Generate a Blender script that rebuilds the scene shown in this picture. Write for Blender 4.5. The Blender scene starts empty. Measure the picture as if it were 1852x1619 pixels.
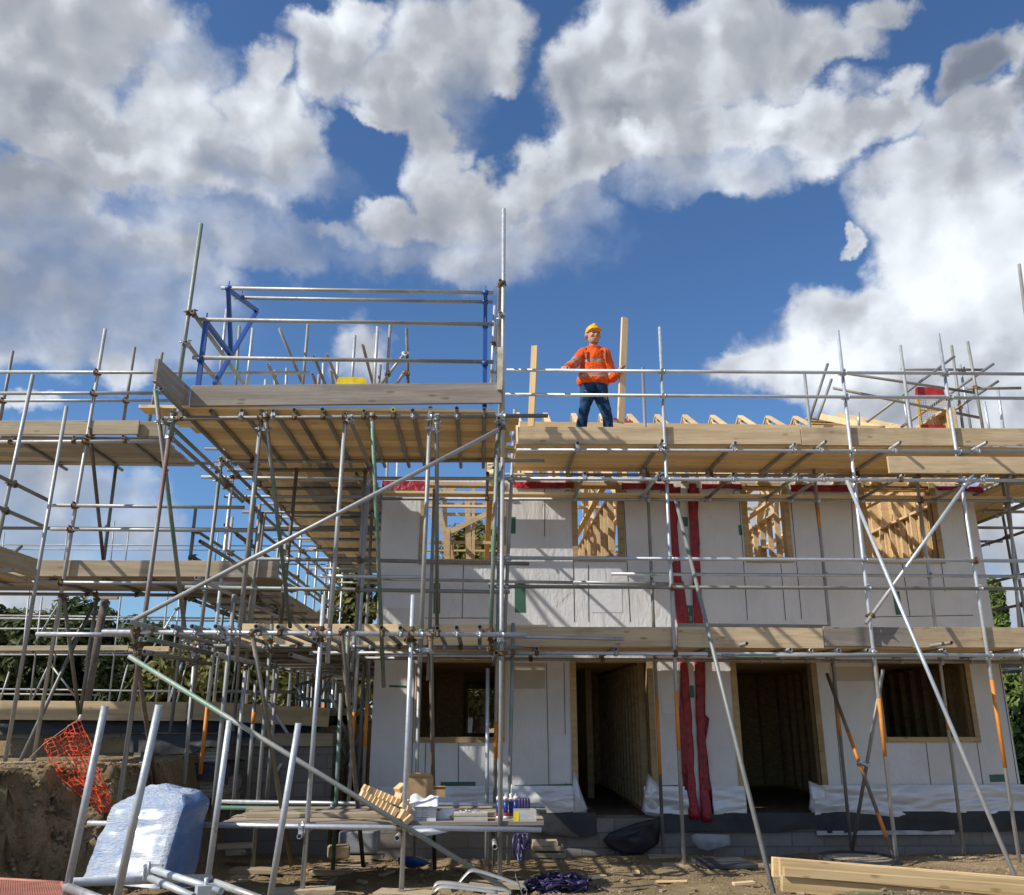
import bpy, bmesh, math, random
from mathutils import Vector, Matrix, noise
random.seed(7)
SC = bpy.context.scene
COL = SC.collection
R_ = math.radians
# ------------------------------------------------------------------ camera
FL = 1540.0
TH = math.atan(480.5/FL)
PS = R_(2.13)
CAM = Vector((0, 0, 1.9))
cF = Vector((math.sin(PS)*math.cos(TH), math.cos(PS)*math.cos(TH), math.sin(TH)))
cR = Vector((math.cos(PS), -math.sin(PS), 0))
cU = cR.cross(cF)
cd = bpy.data.cameras.new('camera')
cam = bpy.data.objects.new('camera', cd)
COL.objects.link(cam)
cd.sensor_fit = 'HORIZONTAL'; cd.sensor_width = 36; cd.lens = 36*FL/1852
cd.clip_end = 3000; cd.clip_start = 0.05
mw = Matrix((cR, cU, -cF)).transposed().to_4x4(); mw.translation = CAM
cam.matrix_world = mw
SC.camera = cam
# ------------------------------------------------------------------ light
SUN_EL, SUN_AZ = 40.0, 66.0        # degrees; azimuth to the left of the facade's normal, behind the viewer
sd = Vector((-math.sin(R_(SUN_AZ))*math.cos(R_(SUN_EL)), -math.cos(R_(SUN_AZ))*math.cos(R_(SUN_EL)), math.sin(R_(SUN_EL))))
sl = bpy.data.lights.new('sun', 'SUN'); sl.energy = 4.7; sl.angle = R_(0.53); sl.color = (1, .95, .86)
so = bpy.data.objects.new('sun', sl); COL.objects.link(so)
so.rotation_euler = (-sd).to_track_quat('-Z', 'Y').to_euler()
SC.view_settings.view_transform = 'Standard'; SC.view_settings.look = 'None'
SC.view_settings.exposure = 0.12; SC.view_settings.gamma = 1
# ------------------------------------------------------------------ node helpers
class NT:
    def __init__(s, nt):
        s.nt = nt; s.n = nt.nodes; s.l = nt.links
    def add(s, t, props=None, **inp):
        nd = s.n.new(t)
        for k, v in (props or {}).items(): setattr(nd, k, v)
        for k, v in inp.items():
            k = int(k[1:]) if k[0] == '_' and k[1:].isdigit() else k.replace('_', ' ')
            s.set(nd.inputs[k], v)
        return nd
    def set(s, sock, v):
        if isinstance(v, bpy.types.NodeSocket): s.l.new(v, sock)
        elif isinstance(v, bpy.types.Node): s.l.new(v.outputs[0], sock)
        else:
            if isinstance(v, tuple) and len(v) == 3 and sock.type == 'RGBA': v = v+(1,)
            sock.default_value = v
    def math(s, op, a, b=None, c=None, clamp=False):
        nd = s.n.new('ShaderNodeMath'); nd.operation = op; nd.use_clamp = clamp
        s.set(nd.inputs[0], a)
        if b is not None: s.set(nd.inputs[1], b)
        if c is not None: s.set(nd.inputs[2], c)
        return nd.outputs[0]
    def vm(s, op, a, b=None, c=None):
        nd = s.n.new('ShaderNodeVectorMath'); nd.operation = op
        s.set(nd.inputs[0], a)
        if b is not None: s.set(nd.inputs[1], b)
        if c is not None: s.set(nd.inputs[2], c)
        return nd.outputs['Value'] if op in ('LENGTH', 'DOT_PRODUCT') else nd.outputs[0]
    def mix(s, f, a, b, blend='MIX'):
        nd = s.n.new('ShaderNodeMix'); nd.data_type = 'RGBA'; nd.blend_type = blend
        s.set(nd.inputs[0], f); s.set(nd.inputs[6], a); s.set(nd.inputs[7], b)
        return nd.outputs[2]
    def ss(s, x, lo, hi, a=0.0, b=1.0):
        nd = s.n.new('ShaderNodeMapRange'); nd.interpolation_type = 'SMOOTHSTEP'
        for i, v in enumerate((x, lo, hi, a, b)): s.set(nd.inputs[i], v)
        return nd.outputs[0]
    def noise(s, vec, scale, detail=4, rough=.5, dim='3D'):
        nd = s.n.new('ShaderNodeTexNoise'); nd.noise_dimensions = dim
        s.set(nd.inputs['Vector'], vec); nd.inputs['Scale'].default_value = scale
        nd.inputs['Detail'].default_value = detail; nd.inputs['Roughness'].default_value = rough
        return nd
# ------------------------------------------------------------------ projection helpers
def ray(u, v): return cF + cR*((u-926)/FL) + cU*((809.5-v)/FL)
def P(u, v, Y): d = ray(u, v); return CAM + d*(Y/d.y)
def PZ(u, v, z): d = ray(u, v); return CAM + d*((z-CAM.z)/d.z)
def PX(u, v, x): d = ray(u, v); return CAM + d*(x/d.x)
# ------------------------------------------------------------------ sky with clouds laid out by azimuth / elevation
def build_world():
    w = bpy.data.worlds.new('World'); SC.world = w; w.use_nodes = True
    T = NT(w.node_tree); T.n.clear()
    sky = T.add('ShaderNodeTexSky'); sky.sky_type = 'NISHITA'; sky.sun_disc = False
    sky.sun_elevation = R_(SUN_EL); sky.sun_rotation = math.atan2(sd.x, sd.y)
    sky.air_density = 1.0; sky.dust_density = .5; sky.ozone_density = 2.2; sky.altitude = 200
    g = T.add('ShaderNodeTexCoord').outputs['Generated']
    g = T.vm('NORMALIZE', g)
    sx = T.add('ShaderNodeSeparateXYZ', Vector=g)
    az = T.math('ARCTAN2', sx.outputs[0], sx.outputs[1])
    el = T.math('ARCSINE', sx.outputs[2])
    # stretch in elevation is removed by cos(el) near the view, good enough for the visible dome
    n1 = T.noise(g, 3.2, 3, .5); n2 = T.noise(g, 13.0, 5, .6)
    w1 = T.vm('SUBTRACT', n1.outputs['Color'], (.5, .5, .5)); w2 = T.vm('SUBTRACT', n2.outputs['Color'], (.5, .5, .5))
    warp = T.vm('ADD', T.vm('SCALE', w1), T.vm('SCALE', w2))
    for nd in T.n:
        if nd.type == 'VECT_MATH' and nd.operation == 'SCALE': nd.inputs['Scale'].default_value = .10
    base = T.add('ShaderNodeCombineXYZ', X=az, Y=el).outputs[0]
    p = T.vm('MULTIPLY', T.vm('ADD', base, warp), (1, 1, 0))
    def ae(u, v):
        d = ray(u, v).normalized(); return math.atan2(d.x, d.y), math.asin(d.z)
    def blob(pt, u, v, ru, rv, wgt):
        a, e = ae(u, v); a2, _ = ae(u+ru, v); _, e2 = ae(u, v-rv)
        ra, re = abs(a2-a), abs(e2-e)
        q = T.vm('MULTIPLY_ADD', pt, (1/ra, 1/re, 0), (-a/ra, -e/re, 0))
        return T.math('MULTIPLY_ADD', T.vm('LENGTH', q), -wgt, wgt)
    def field(pt, L, k=.25, floor=-1.0):
        acc = None
        for b in L:
            o = blob(pt, *b)
            if acc is None: acc = T.math('MAXIMUM', o, floor)
            else: acc = T.math('SMOOTH_MAX', acc, o, k)
        return acc
    CL = [(60,80,250,190,1),(220,60,120,140,1),(100,225,270,120,1),(280,190,110,150,1),(330,260,140,90,1),(355,135,45,28,.7),
          (468,150,60,85,1),(430,210,80,70,1),(500,250,110,85,1),(250,312,270,55,1),(50,335,170,60,1),(450,300,160,45,1),
          (610,85,105,72,1),(650,35,60,60,1),(600,150,90,80,1),(700,190,105,60,1),(660,225,60,30,.8),(800,70,150,110,1),(900,50,75,95,1),(740,150,110,90,1),(885,140,90,38,.9),
          (775,245,50,62,1),(795,300,62,62,1),(850,350,100,62,1),(705,372,58,34,1),(760,400,110,34,.9),(890,375,70,60,1),(965,335,70,66,1),
          (835,470,95,48,.55),(600,412,55,18,.5),(990,430,60,70,.6),(1045,385,60,50,.6),(930,460,50,60,.5),
          (60,380,240,60,.9),(170,430,300,60,.8),(80,520,330,150,.9),(0,600,270,80,.8),(400,420,150,45,.45),
          (1130,70,120,120,1),(1065,150,72,140,1),(1250,60,150,120,1),(1200,150,200,100,1),(1400,70,125,95,1),(1470,100,120,60,1),(1590,15,60,45,.9),
          (1130,220,140,70,1),(1130,275,90,45,.9),(1300,235,200,70,1),(1450,205,160,65,1),(1045,280,58,80,.9),(1610,165,60,52,1),(1560,230,170,60,1),(1760,215,150,52,1),
          (1835,105,75,62,1),(1740,140,70,62,1),(1860,150,42,60,1),(1240,300,130,40,.55),(1330,320,90,45,.45),(1475,300,60,34,.5),
          (1700,330,190,100,1.1),(1760,500,260,200,1.2),(1640,430,130,140,1.1),(1570,560,130,70,1),(1500,620,140,60,1),(1340,688,110,42,1),(1450,690,200,80,1),(1700,700,330,160,1),(1880,930,190,300,.9),
          (1500,432,26,16,.75),(670,635,60,60,.45),(30,745,70,28,.8),(225,665,60,60,.7),(70,930,200,140,.8),(250,970,110,60,.7),(0,1050,300,100,.6),(1000,1000,60,40,.3),(1390,900,120,90,.7)]
    D = field(p, CL, .14)
    # generic clouds everywhere else round the dome
    gn = T.noise(g, 2.3, 5, .55)
    vis = T.ss(T.math('ABSOLUTE', az), R_(36), R_(50))
    D = T.math('MAXIMUM', D, T.math('MULTIPLY_ADD', gn.outputs[0], 3.0, T.math('MULTIPLY_ADD', vis, 1.2, -2.75)))
    fb = T.noise(g, 9.0, 7, .6)
    def vor(vec):
        v1 = T.add('ShaderNodeTexVoronoi', Vector=vec); v1.voronoi_dimensions = '2D'; v1.feature = 'SMOOTH_F1'; v1.inputs['Scale'].default_value = 11; v1.inputs['Detail'].default_value = 1.5
        v1.inputs['Roughness'].default_value = .55; v1.inputs['Smoothness'].default_value = .6
        return v1.outputs['Distance']
    gw = T.vm('ADD', g, T.vm('MULTIPLY', w2, (.05, .05, .05)))
    pw = T.vm('ADD', T.vm('ADD', base, (3.0, 3.0, 0)), T.vm('MULTIPLY', w2, (.06, .06, 0)))
    vr = vor(pw)
    SOFT = [(520,430,420,60,1.2),(900,470,200,90,1.2),(1260,320,230,60,1.3),(1060,420,110,110,1.2),(120,520,420,170,1.4),(480,320,200,60,1.0),(330,120,120,60,.9),(100,960,300,150,1.0),(850,170,60,140,.8)]
    soft = T.ss(field(p, SOFT, .1, 0.0), .0, .55)
    D2 = T.math('ADD', D, T.math('MULTIPLY_ADD', fb.outputs[0], .95, -.44))
    D2 = T.math('ADD', D2, T.math('MULTIPLY_ADD', vr, -.42, .22))
    crisp = T.ss(D2, -.14, .34)
    wisp = T.math('MULTIPLY', T.ss(D2, -.75, .75), T.ss(T.noise(T.vm('MULTIPLY', gw, (1, 1, 1.6)), 5.0, 6, .62).outputs[0], .30, .66, .55, 1.0))
    alpha = T.math('ADD', T.math('MULTIPLY', crisp, T.math('SUBTRACT', 1.0, soft)), T.math('MULTIPLY', wisp, soft))
    # brightness field
    BR = [(450,195,75,95,.55),(120,15,60,35,.5),(210,290,110,26,.35),(650,40,110,60,.35),(790,300,70,90,.28),(960,330,60,50,.25),(1190,110,170,80,.3),(1150,255,100,40,.4),
          (1420,190,180,48,.42),(1620,160,70,50,.45),(1720,500,360,260,.85),(1500,660,330,100,.8),(1840,90,60,60,.5),(690,372,50,30,.25),(900,60,90,60,.25)]
    DK = [(110,205,240,50,.5),(0,320,190,50,.5),(690,175,130,70,.4),(1050,170,60,90,.38),(1130,212,90,26,.45),(420,240,60,20,.25),(1560,215,160,40,.25),(1790,225,120,38,.3),
          (450,320,200,30,.3),(60,520,420,170,.42),(60,960,320,200,.35),(560,120,40,60,.15),(1850,640,120,120,.12)]
    PF = [(1745,140,72,62,1),(1862,152,42,58,1)]
    bp = field(p, BR, .1, 0.0); dk = field(p, DK, .1, 0.0); pf = T.ss(T.math('ADD', field(p, PF, .1, -1.0), T.math('MULTIPLY_ADD', fb.outputs[0], .9, -.45)), -.45, .75)
    # relief: the same billow noise sampled a little toward the sun
    def billow(off):
        q = T.vm('ADD', g, off)
        q = T.vm('ADD', q, T.vm('MULTIPLY', w2, (.05, .05, .05)))
        return T.math('ADD', T.noise(q, 4.2, 5, .48).outputs[0], T.math('MULTIPLY', vr if off == (0, 0, 0) else vor(T.vm('ADD', pw, (-.020, .012, 0))), -.17))
    o = sd*-.024
    rel = T.math('SUBTRACT', billow((0, 0, 0)), billow((-o.x, -o.y, -o.z)))
    lum = T.math('ADD', T.math('MULTIPLY_ADD', T.math('MULTIPLY', rel, T.math('MULTIPLY_ADD', bp, -.65, 1.0)), 2.1, .58), T.math('MULTIPLY', bp, .60))
    lum = T.math('SUBTRACT', lum, T.math('MULTIPLY', dk, .46))
    edge = T.ss(D2, .0, .7, .10, -.03)
    lum = T.math('ADD', lum, edge)
    lum = T.math('ADD', lum, T.math('MULTIPLY_ADD', fb.outputs[0], .22, -.11))
    lum = T.math('MINIMUM', T.math('MAXIMUM', lum, .28), .98)
    cr = T.add('ShaderNodeValToRGB', Fac=lum)
    e = cr.color_ramp.elements
    e[0].position = .25; e[0].color = (.23, .255, .30, 1)
    e[1].position = 1.0; e[1].color = (.80, .84, .88, 1)
    m = e.new(.55); m.color = (.37, .39, .43, 1)
    m = e.new(.74); m.color = (.54, .57, .62, 1)
    ccol = T.mix(pf, cr.outputs[0], (.16, .185, .235))
    alpha = T.math('MULTIPLY', alpha, .97)
    b1 = T.add('ShaderNodeBackground', Color=T.mix(1.0, sky.outputs[0], (.68, .93, 1.18), 'MULTIPLY')); b1.inputs[1].default_value = .105
    b2 = T.add('ShaderNodeBackground', Color=ccol); b2.inputs[1].default_value = 1.18
    mx = T.add('ShaderNodeMixShader', Fac=alpha); T.l.new(b1.outputs[0], mx.inputs[1]); T.l.new(b2.outputs[0], mx.inputs[2])
    out = T.add('ShaderNodeOutputWorld'); T.l.new(mx.outputs[0], out.inputs[0])
build_world()
# ------------------------------------------------------------------ materials
MATS = {}
def mat(name, fn):
    if name in MATS: return MATS[name]
    m = bpy.data.materials.new(name); m.use_nodes = True
    T = NT(m.node_tree); b = T.n['Principled BSDF']
    fn(T, b); MATS[name] = m
    return m
def objvec(T, sc=(1, 1, 1)):
    tc = T.add('ShaderNodeTexCoord').outputs['Object']
    rnd = T.add('ShaderNodeObjectInfo').outputs['Random']
    off = T.math('MULTIPLY', rnd, 37.0)
    cb = T.add('ShaderNodeCombineXYZ', X=off, Y=off, Z=off)
    v = T.vm('MULTIPLY_ADD', tc, sc, cb.outputs[0])
    return v, rnd, tc
def bump(T, b, h, dist=.01, st=.5):
    bn = T.add('ShaderNodeBump', Height=h); bn.inputs['Distance'].default_value = dist; bn.inputs['Strength'].default_value = st
    T.l.new(bn.outputs[0], b.inputs['Normal'])
def tube_mat(name, c1, c2, metal=.6, rough=.42, split=.5, paint=False):
    def fn(T, b):
        v, rnd, tc = objvec(T)
        big = T.noise(v, 1.1, 3, .6).outputs[0]
        fine = T.noise(v, 26, 4, .6).outputs[0]
        sp = T.add('ShaderNodeTexVoronoi', Vector=v); sp.inputs['Scale'].default_value = 60
        f = T.ss(T.math('MULTIPLY_ADD', fine, .35, big), split, split+.14)
        c = T.mix(f, c1, c2)
        k = T.math('ADD', T.math('MULTIPLY_ADD', rnd, .35, .72), T.math('MULTIPLY_ADD', fine, .5, -.2))
        kc = T.add('ShaderNodeCombineXYZ', X=k, Y=k, Z=k)
        c = T.mix(1.0, c, kc.outputs[0], 'MULTIPLY')
        # mortar / rust specks
        st = T.ss(T.noise(v, 9, 5, .7).outputs[0], .66, .74)
        c = T.mix(T.math('MULTIPLY', st, .55), c, (.33, .29, .24))
        T.set(b.inputs['Base Color'], c)
        b.inputs['Metallic'].default_value = metal
        T.set(b.inputs['Roughness'], T.math('MULTIPLY_ADD', fine, .35, rough-.12))
        bump(T, b, fine, .002, .25)
    return mat(name, fn)
GALV = tube_mat('galvanised_steel', (.54, .57, .61), (.40, .42, .45), .5, .40, .72)
DULL = tube_mat('weathered_steel', (.28, .275, .26), (.20, .185, .16), .35, .52, .68)
GREY = tube_mat('grey_steel', (.40, .405, .40), (.28, .275, .26), .4, .48, .66)
GREEN = tube_mat('green_painted_steel', (.12, .235, .16), (.25, .25, .235), .2, .5, .60)
GREENISH = tube_mat('faded_green_steel', (.28, .285, .27), (.15, .24, .18), .3, .5, .70)
RED = tube_mat('faded_red_steel', (.27, .265, .25), (.25, .14, .12), .3, .55, .66)
BROWN = tube_mat('brown_rusted_steel', (.17, .135, .10), (.24, .22, .19), .3, .6, .7)
ORANGE = tube_mat('orange_band_paint', (.62, .22, .03), (.50, .20, .05), 0, .55, .8)
YELL = tube_mat('yellow_end_paint', (.70, .52, .04), (.6, .45, .05), 0, .5, .8)
CPL = tube_mat('coupler_zinc', (.52, .54, .57), (.40, .38, .34), .7, .38, .7)
RUST = tube_mat('coupler_rust', (.17, .095, .045), (.26, .20, .13), .25, .75, .65)
BLUE = tube_mat('blue_gate_paint', (.018, .075, .30), (.03, .10, .32), .1, .38, .8)
TC = dict(g=GALV, d=DULL, y=GREY, n=GREEN, e=GREENISH, r=RED, b=BROWN)
def wood_mat(name, ca, cb, knots=.5, stain=.3, rough=.75):
    def fn(T, b):
        v, rnd, tc = objvec(T, (1, 1, 1))
        gv = T.vm('MULTIPLY', v, (1.2, 22, 22))
        gr = T.noise(gv, 2.2, 5, .6).outputs[0]
        gv2 = T.vm('MULTIPLY', v, (.5, 7, 7))
        g2 = T.noise(gv2, 1.6, 3, .5).outputs[0]
        c = T.mix(T.ss(T.math('MULTIPLY_ADD', g2, .5, T.math('MULTIPLY', gr, .5)), .36, .62), ca, cb)
        vk = T.vm('MULTIPLY', v, (2.6, 7.5, 7.5))
        vo = T.add('ShaderNodeTexVoronoi', Vector=vk); vo.inputs['Scale'].default_value = 1.0
        kn = T.ss(vo.outputs['Distance'], .07, .17, 1, 0)
        c = T.mix(T.math('MULTIPLY', kn, knots), c, (ca[0]*.42, ca[1]*.33, ca[2]*.25))
        sn = T.ss(T.noise(v, 1.7, 4, .65).outputs[0], .5, .72)
        c = T.mix(T.math('MULTIPLY', sn, stain), c, (.19, .16, .12))
        k = T.math('MULTIPLY_ADD', rnd, .42, .78); kc = T.add('ShaderNodeCombineXYZ', X=k, Y=k, Z=k)
        c = T.mix(1.0, c, kc.outputs[0], 'MULTIPLY')
        T.set(b.inputs['Base Color'], c); b.inputs['Roughness'].default_value = rough
        b.inputs['Specular IOR Level'].default_value = .25
        bump(T, b, gr, .003, .35)
    return mat(name, fn)
PINE = wood_mat('board_pine', (.42, .31, .185), (.56, .43, .275), .6, .42)
FRESH = wood_mat('fresh_pine', (.54, .37, .18), (.68, .50, .27), .55, .06)
PINEB = wood_mat('truss_pine', (.60, .43, .23), (.74, .56, .33), .4, .05)
DECK = wood_mat('deck_pine', (.70, .50, .255), (.83, .635, .37), .5, .2)
OLDW = wood_mat('grey_weathered_wood', (.25, .215, .18), (.36, .32, .275), .5, .3)
TANW = wood_mat('tan_weathered_wood', (.34, .27, .18), (.46, .375, .26), .5, .3)
STUD = wood_mat('stud_pine', (.46, .29, .12), (.60, .40, .19), .4, .1)
DARKW = wood_mat('interior_stud_wood', (.42, .28, .14), (.52, .37, .20), .4, .2)
def fn_osb(T, b):
    v, rnd, tc = objvec(T)
    vo = T.add('ShaderNodeTexVoronoi', Vector=T.vm('MULTIPLY', v, (1, 1, 2.2))); vo.inputs['Scale'].default_value = 26
    c = T.mix(T.add('ShaderNodeSeparateXYZ', Vector=vo.outputs['Color']).outputs[0], (.40, .26, .11), (.62, .44, .21))
    T.set(b.inputs['Base Color'], c); b.inputs['Roughness'].default_value = .8
OSB = mat('strand_board', fn_osb)
def fn_memb(T, b):
    tc = T.add('ShaderNodeTexCoord').outputs['Object']
    n = T.noise(tc, .8, 4, .6).outputs[0]
    vs = T.vm('MULTIPLY', tc, (3.0, 1, .9))
    wr = T.noise(vs, 1.4, 5, .55).outputs[0]
    c = T.mix(T.ss(n, .35, .65), (.60, .59, .585), (.69, .685, .69))
    st = T.ss(T.noise(T.vm('MULTIPLY', tc, (1.5, 1, .6)), 2.1, 5, .7).outputs[0], .56, .72)
    c = T.mix(T.math('MULTIPLY', st, .35), c, (.50, .45, .39))
    T.set(b.inputs['Base Color'], c); b.inputs['Roughness'].default_value = .42
    b.inputs['Specular IOR Level'].default_value = .45
    mu = T.noise(tc, 55, 3, .6).outputs[0]
    rg = T.math('ABSOLUTE', T.math('SUBTRACT', wr, .5))
    dg = T.noise(T.vm('ADD', T.vm('MULTIPLY', tc, (1.6, 1, .8)), T.vm('SCALE', T.vm('SUBTRACT', T.noise(tc, 1.1, 2, .5).outputs['Color'], (.5, .5, .5)))), 2.6, 3, .5).outputs[0]
    rd = T.math('POWER', T.math('SUBTRACT', 1.0, T.math('ABSOLUTE', T.math('MULTIPLY_ADD', dg, 2.0, -1.0))), 8.0)
    amp_ = T.ss(T.noise(tc, .55, 2, .5).outputs[0], .45, .65)
    bump(T, b, T.math('ADD', T.math('MULTIPLY_ADD', mu, .05, rg), T.math('MULTIPLY', rd, T.math('MULTIPLY', amp_, .10))), .07, .6)
MEMB = mat('breather_membrane', fn_memb)
def fn_skirt(T, b):
    tc = T.add('ShaderNodeTexCoord').outputs['Object']
    wr = T.noise(T.vm('MULTIPLY', tc, (.9, 1, 3.2)), 1.7, 3, .5).outputs[0]
    T.set(b.inputs['Base Color'], T.mix(wr, (.58, .58, .60), (.70, .70, .72))); b.inputs['Roughness'].default_value = .26
    b.inputs['Metallic'].default_value = .2
    rg = T.math('ABSOLUTE', T.math('SUBTRACT', wr, .5))
    bump(T, b, T.math('MULTIPLY_ADD', T.noise(tc, 26, 3, .6).outputs[0], .12, rg), .06, .5)
SKIRT = mat('silver_membrane_skirt', fn_skirt)
def plain(name, col, rough=.6, metal=0, var=.25, nsc=6, bmp=.0, spec=.4, dist=.01, col2=None):
    def fn(T, b):
        v, rnd, tc = objvec(T)
        n = T.noise(v, nsc, 5, .6).outputs[0]
        c2 = col2 or tuple(min(1, x*(1+var)) for x in col)
        c1 = col if col2 else tuple(x*(1-var) for x in col)
        T.set(b.inputs['Base Color'], T.mix(T.ss(n, .3, .7), c1, c2))
        b.inputs['Roughness'].default_value = rough; b.inputs['Metallic'].default_value = metal
        b.inputs['Specular IOR Level'].default_value = spec
        if bmp: bump(T, b, n, dist, bmp)
    return mat(name, fn)
BLACKM = plain('black_dpc_film', (.022, .022, .023), .5, 0, .35, 3, .7, .4, .03)
REDM = plain('red_cavity_film', (.27, .008, .016), .33, 0, .35, 11, 1.0, .5, .03)
REDL = plain('red_film_loose', (.24, .005, .012), .28, 0, .35, 16, .9, .6, .03)
TAPEB = plain('black_tape', (.02, .02, .022), .5)
TAPEG = plain('green_print', (.05, .135, .09), .45, 0, .15)
def fn_block(T, b):
    tc = T.add('ShaderNodeTexCoord').outputs['Object']
    # brick texture works in XY: feed (x, z)
    s = T.add('ShaderNodeSeparateXYZ', Vector=tc)
    cb = T.add('ShaderNodeCombineXYZ', X=T.math('ADD', s.outputs[0], s.outputs[1]), Y=s.outputs[2])
    br = T.add('ShaderNodeTexBrick', Vector=cb.outputs[0])
    br.inputs['Color1'].default_value = (.20, .18, .16, 1); br.inputs['Color2'].default_value = (.27, .245, .215, 1)
    br.inputs['Mortar'].default_value = (.17, .155, .14, 1); br.inputs['Scale'].default_value = 1
    br.inputs['Brick Width'].default_value = .45; br.inputs['Row Height'].default_value = .19; br.inputs['Mortar Size'].default_value = .012
    br.inputs['Mortar Smooth'].default_value = .3
    n = T.noise(tc, 9, 6, .7).outputs[0]; n2 = T.noise(tc, 1.3, 4, .6).outputs[0]
    c = T.mix(T.ss(n, .3, .75, 0, .5), br.outputs[0], (.18, .16, .14))
    c = T.mix(T.ss(n2, .45, .7, 0, .55), c, (.20, .155, .10))
    T.set(b.inputs['Base Color'], c); b.inputs['Roughness'].default_value = .9
    bump(T, b, T.math('ADD', T.math('MULTIPLY', br.outputs['Fac'], -.6), T.math('MULTIPLY', n, .5)), .02, .7)
BLOCK = mat('concrete_block', fn_block)
def fn_dirt(T, b):
    tc = T.add('ShaderNodeTexCoord').outputs['Object']
    a = T.noise(tc, 1.1, 6, .65).outputs[0]; f = T.noise(tc, 14, 8, .75).outputs[0]; h = T.noise(tc, 60, 5, .7).outputs[0]
    c = T.mix(T.ss(a, .35, .68), (.26, .19, .105), (.44, .33, .19))
    c = T.mix(T.ss(f, .52, .72, 0, .75), c, (.44, .34, .205))
    c = T.mix(T.ss(h, .35, .5, .55, 0), c, (.10, .068, .04))
    vo = T.add('ShaderNodeTexVoronoi', Vector=tc); vo.inputs['Scale'].default_value = 22
    sp = T.math('MULTIPLY', T.ss(vo.outputs['Distance'], .12, .3, 1, 0), T.ss(f, .45, .6))
    c = T.mix(T.math('MULTIPLY', sp, .5), c, (.42, .36, .28))
    T.set(b.inputs['Base Color'], c); b.inputs['Roughness'].default_value = .95; b.inputs['Specular IOR Level'].default_value = .15
    hh = T.math('ADD', T.math('MULTIPLY', f, 1.0), T.math('ADD', T.math('MULTIPLY', h, .35), T.math('MULTIPLY', sp, .5)))
    bump(T, b, hh, .05, .9)
DIRT = mat('dirt', fn_dirt)
STONE = plain('rubble_stone', (.29, .22, .145), .95, 0, .3, 4, .5, .2)
def leaf_mat(name, c1, c2, c3):
    def fn(T, b):
        tc = T.add('ShaderNodeTexCoord').outputs['Object']
        n = T.noise(tc, .9, 3, .6).outputs[0]; m = T.noise(tc, 7, 2, .6).outputs[0]
        c = T.mix(T.ss(n, .38, .62), c1, c2); c = T.mix(T.ss(m, .5, .68, 0, .8), c, c3)
        T.set(b.inputs['Base Color'], c); b.inputs['Roughness'].default_value = .6
        b.inputs['Specular IOR Level'].default_value = .3
        tr = T.add('ShaderNodeBsdfTranslucent', Color=c); mx = T.add('ShaderNodeMixShader'); mx.inputs[0].default_value = .25
        T.l.new(b.outputs[0], mx.inputs[1]); T.l.new(tr.outputs[0], mx.inputs[2])
        T.l.new(mx.outputs[0], T.n['Material Output'].inputs[0])
    return mat(name, fn)
LEAFD = leaf_mat('dark_leaves', (.04, .062, .018), (.075, .10, .028), (.13, .13, .035))
LEAFO = leaf_mat('olive_leaves', (.11, .125, .03), (.17, .17, .04), (.24, .16, .045))
LEAFC = leaf_mat('conifer_needles', (.075, .13, .03), (.15, .21, .05), (.22, .27, .08))
BARK = plain('bark', (.09, .07, .05), .9, 0, .3, 10, .6)
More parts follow.
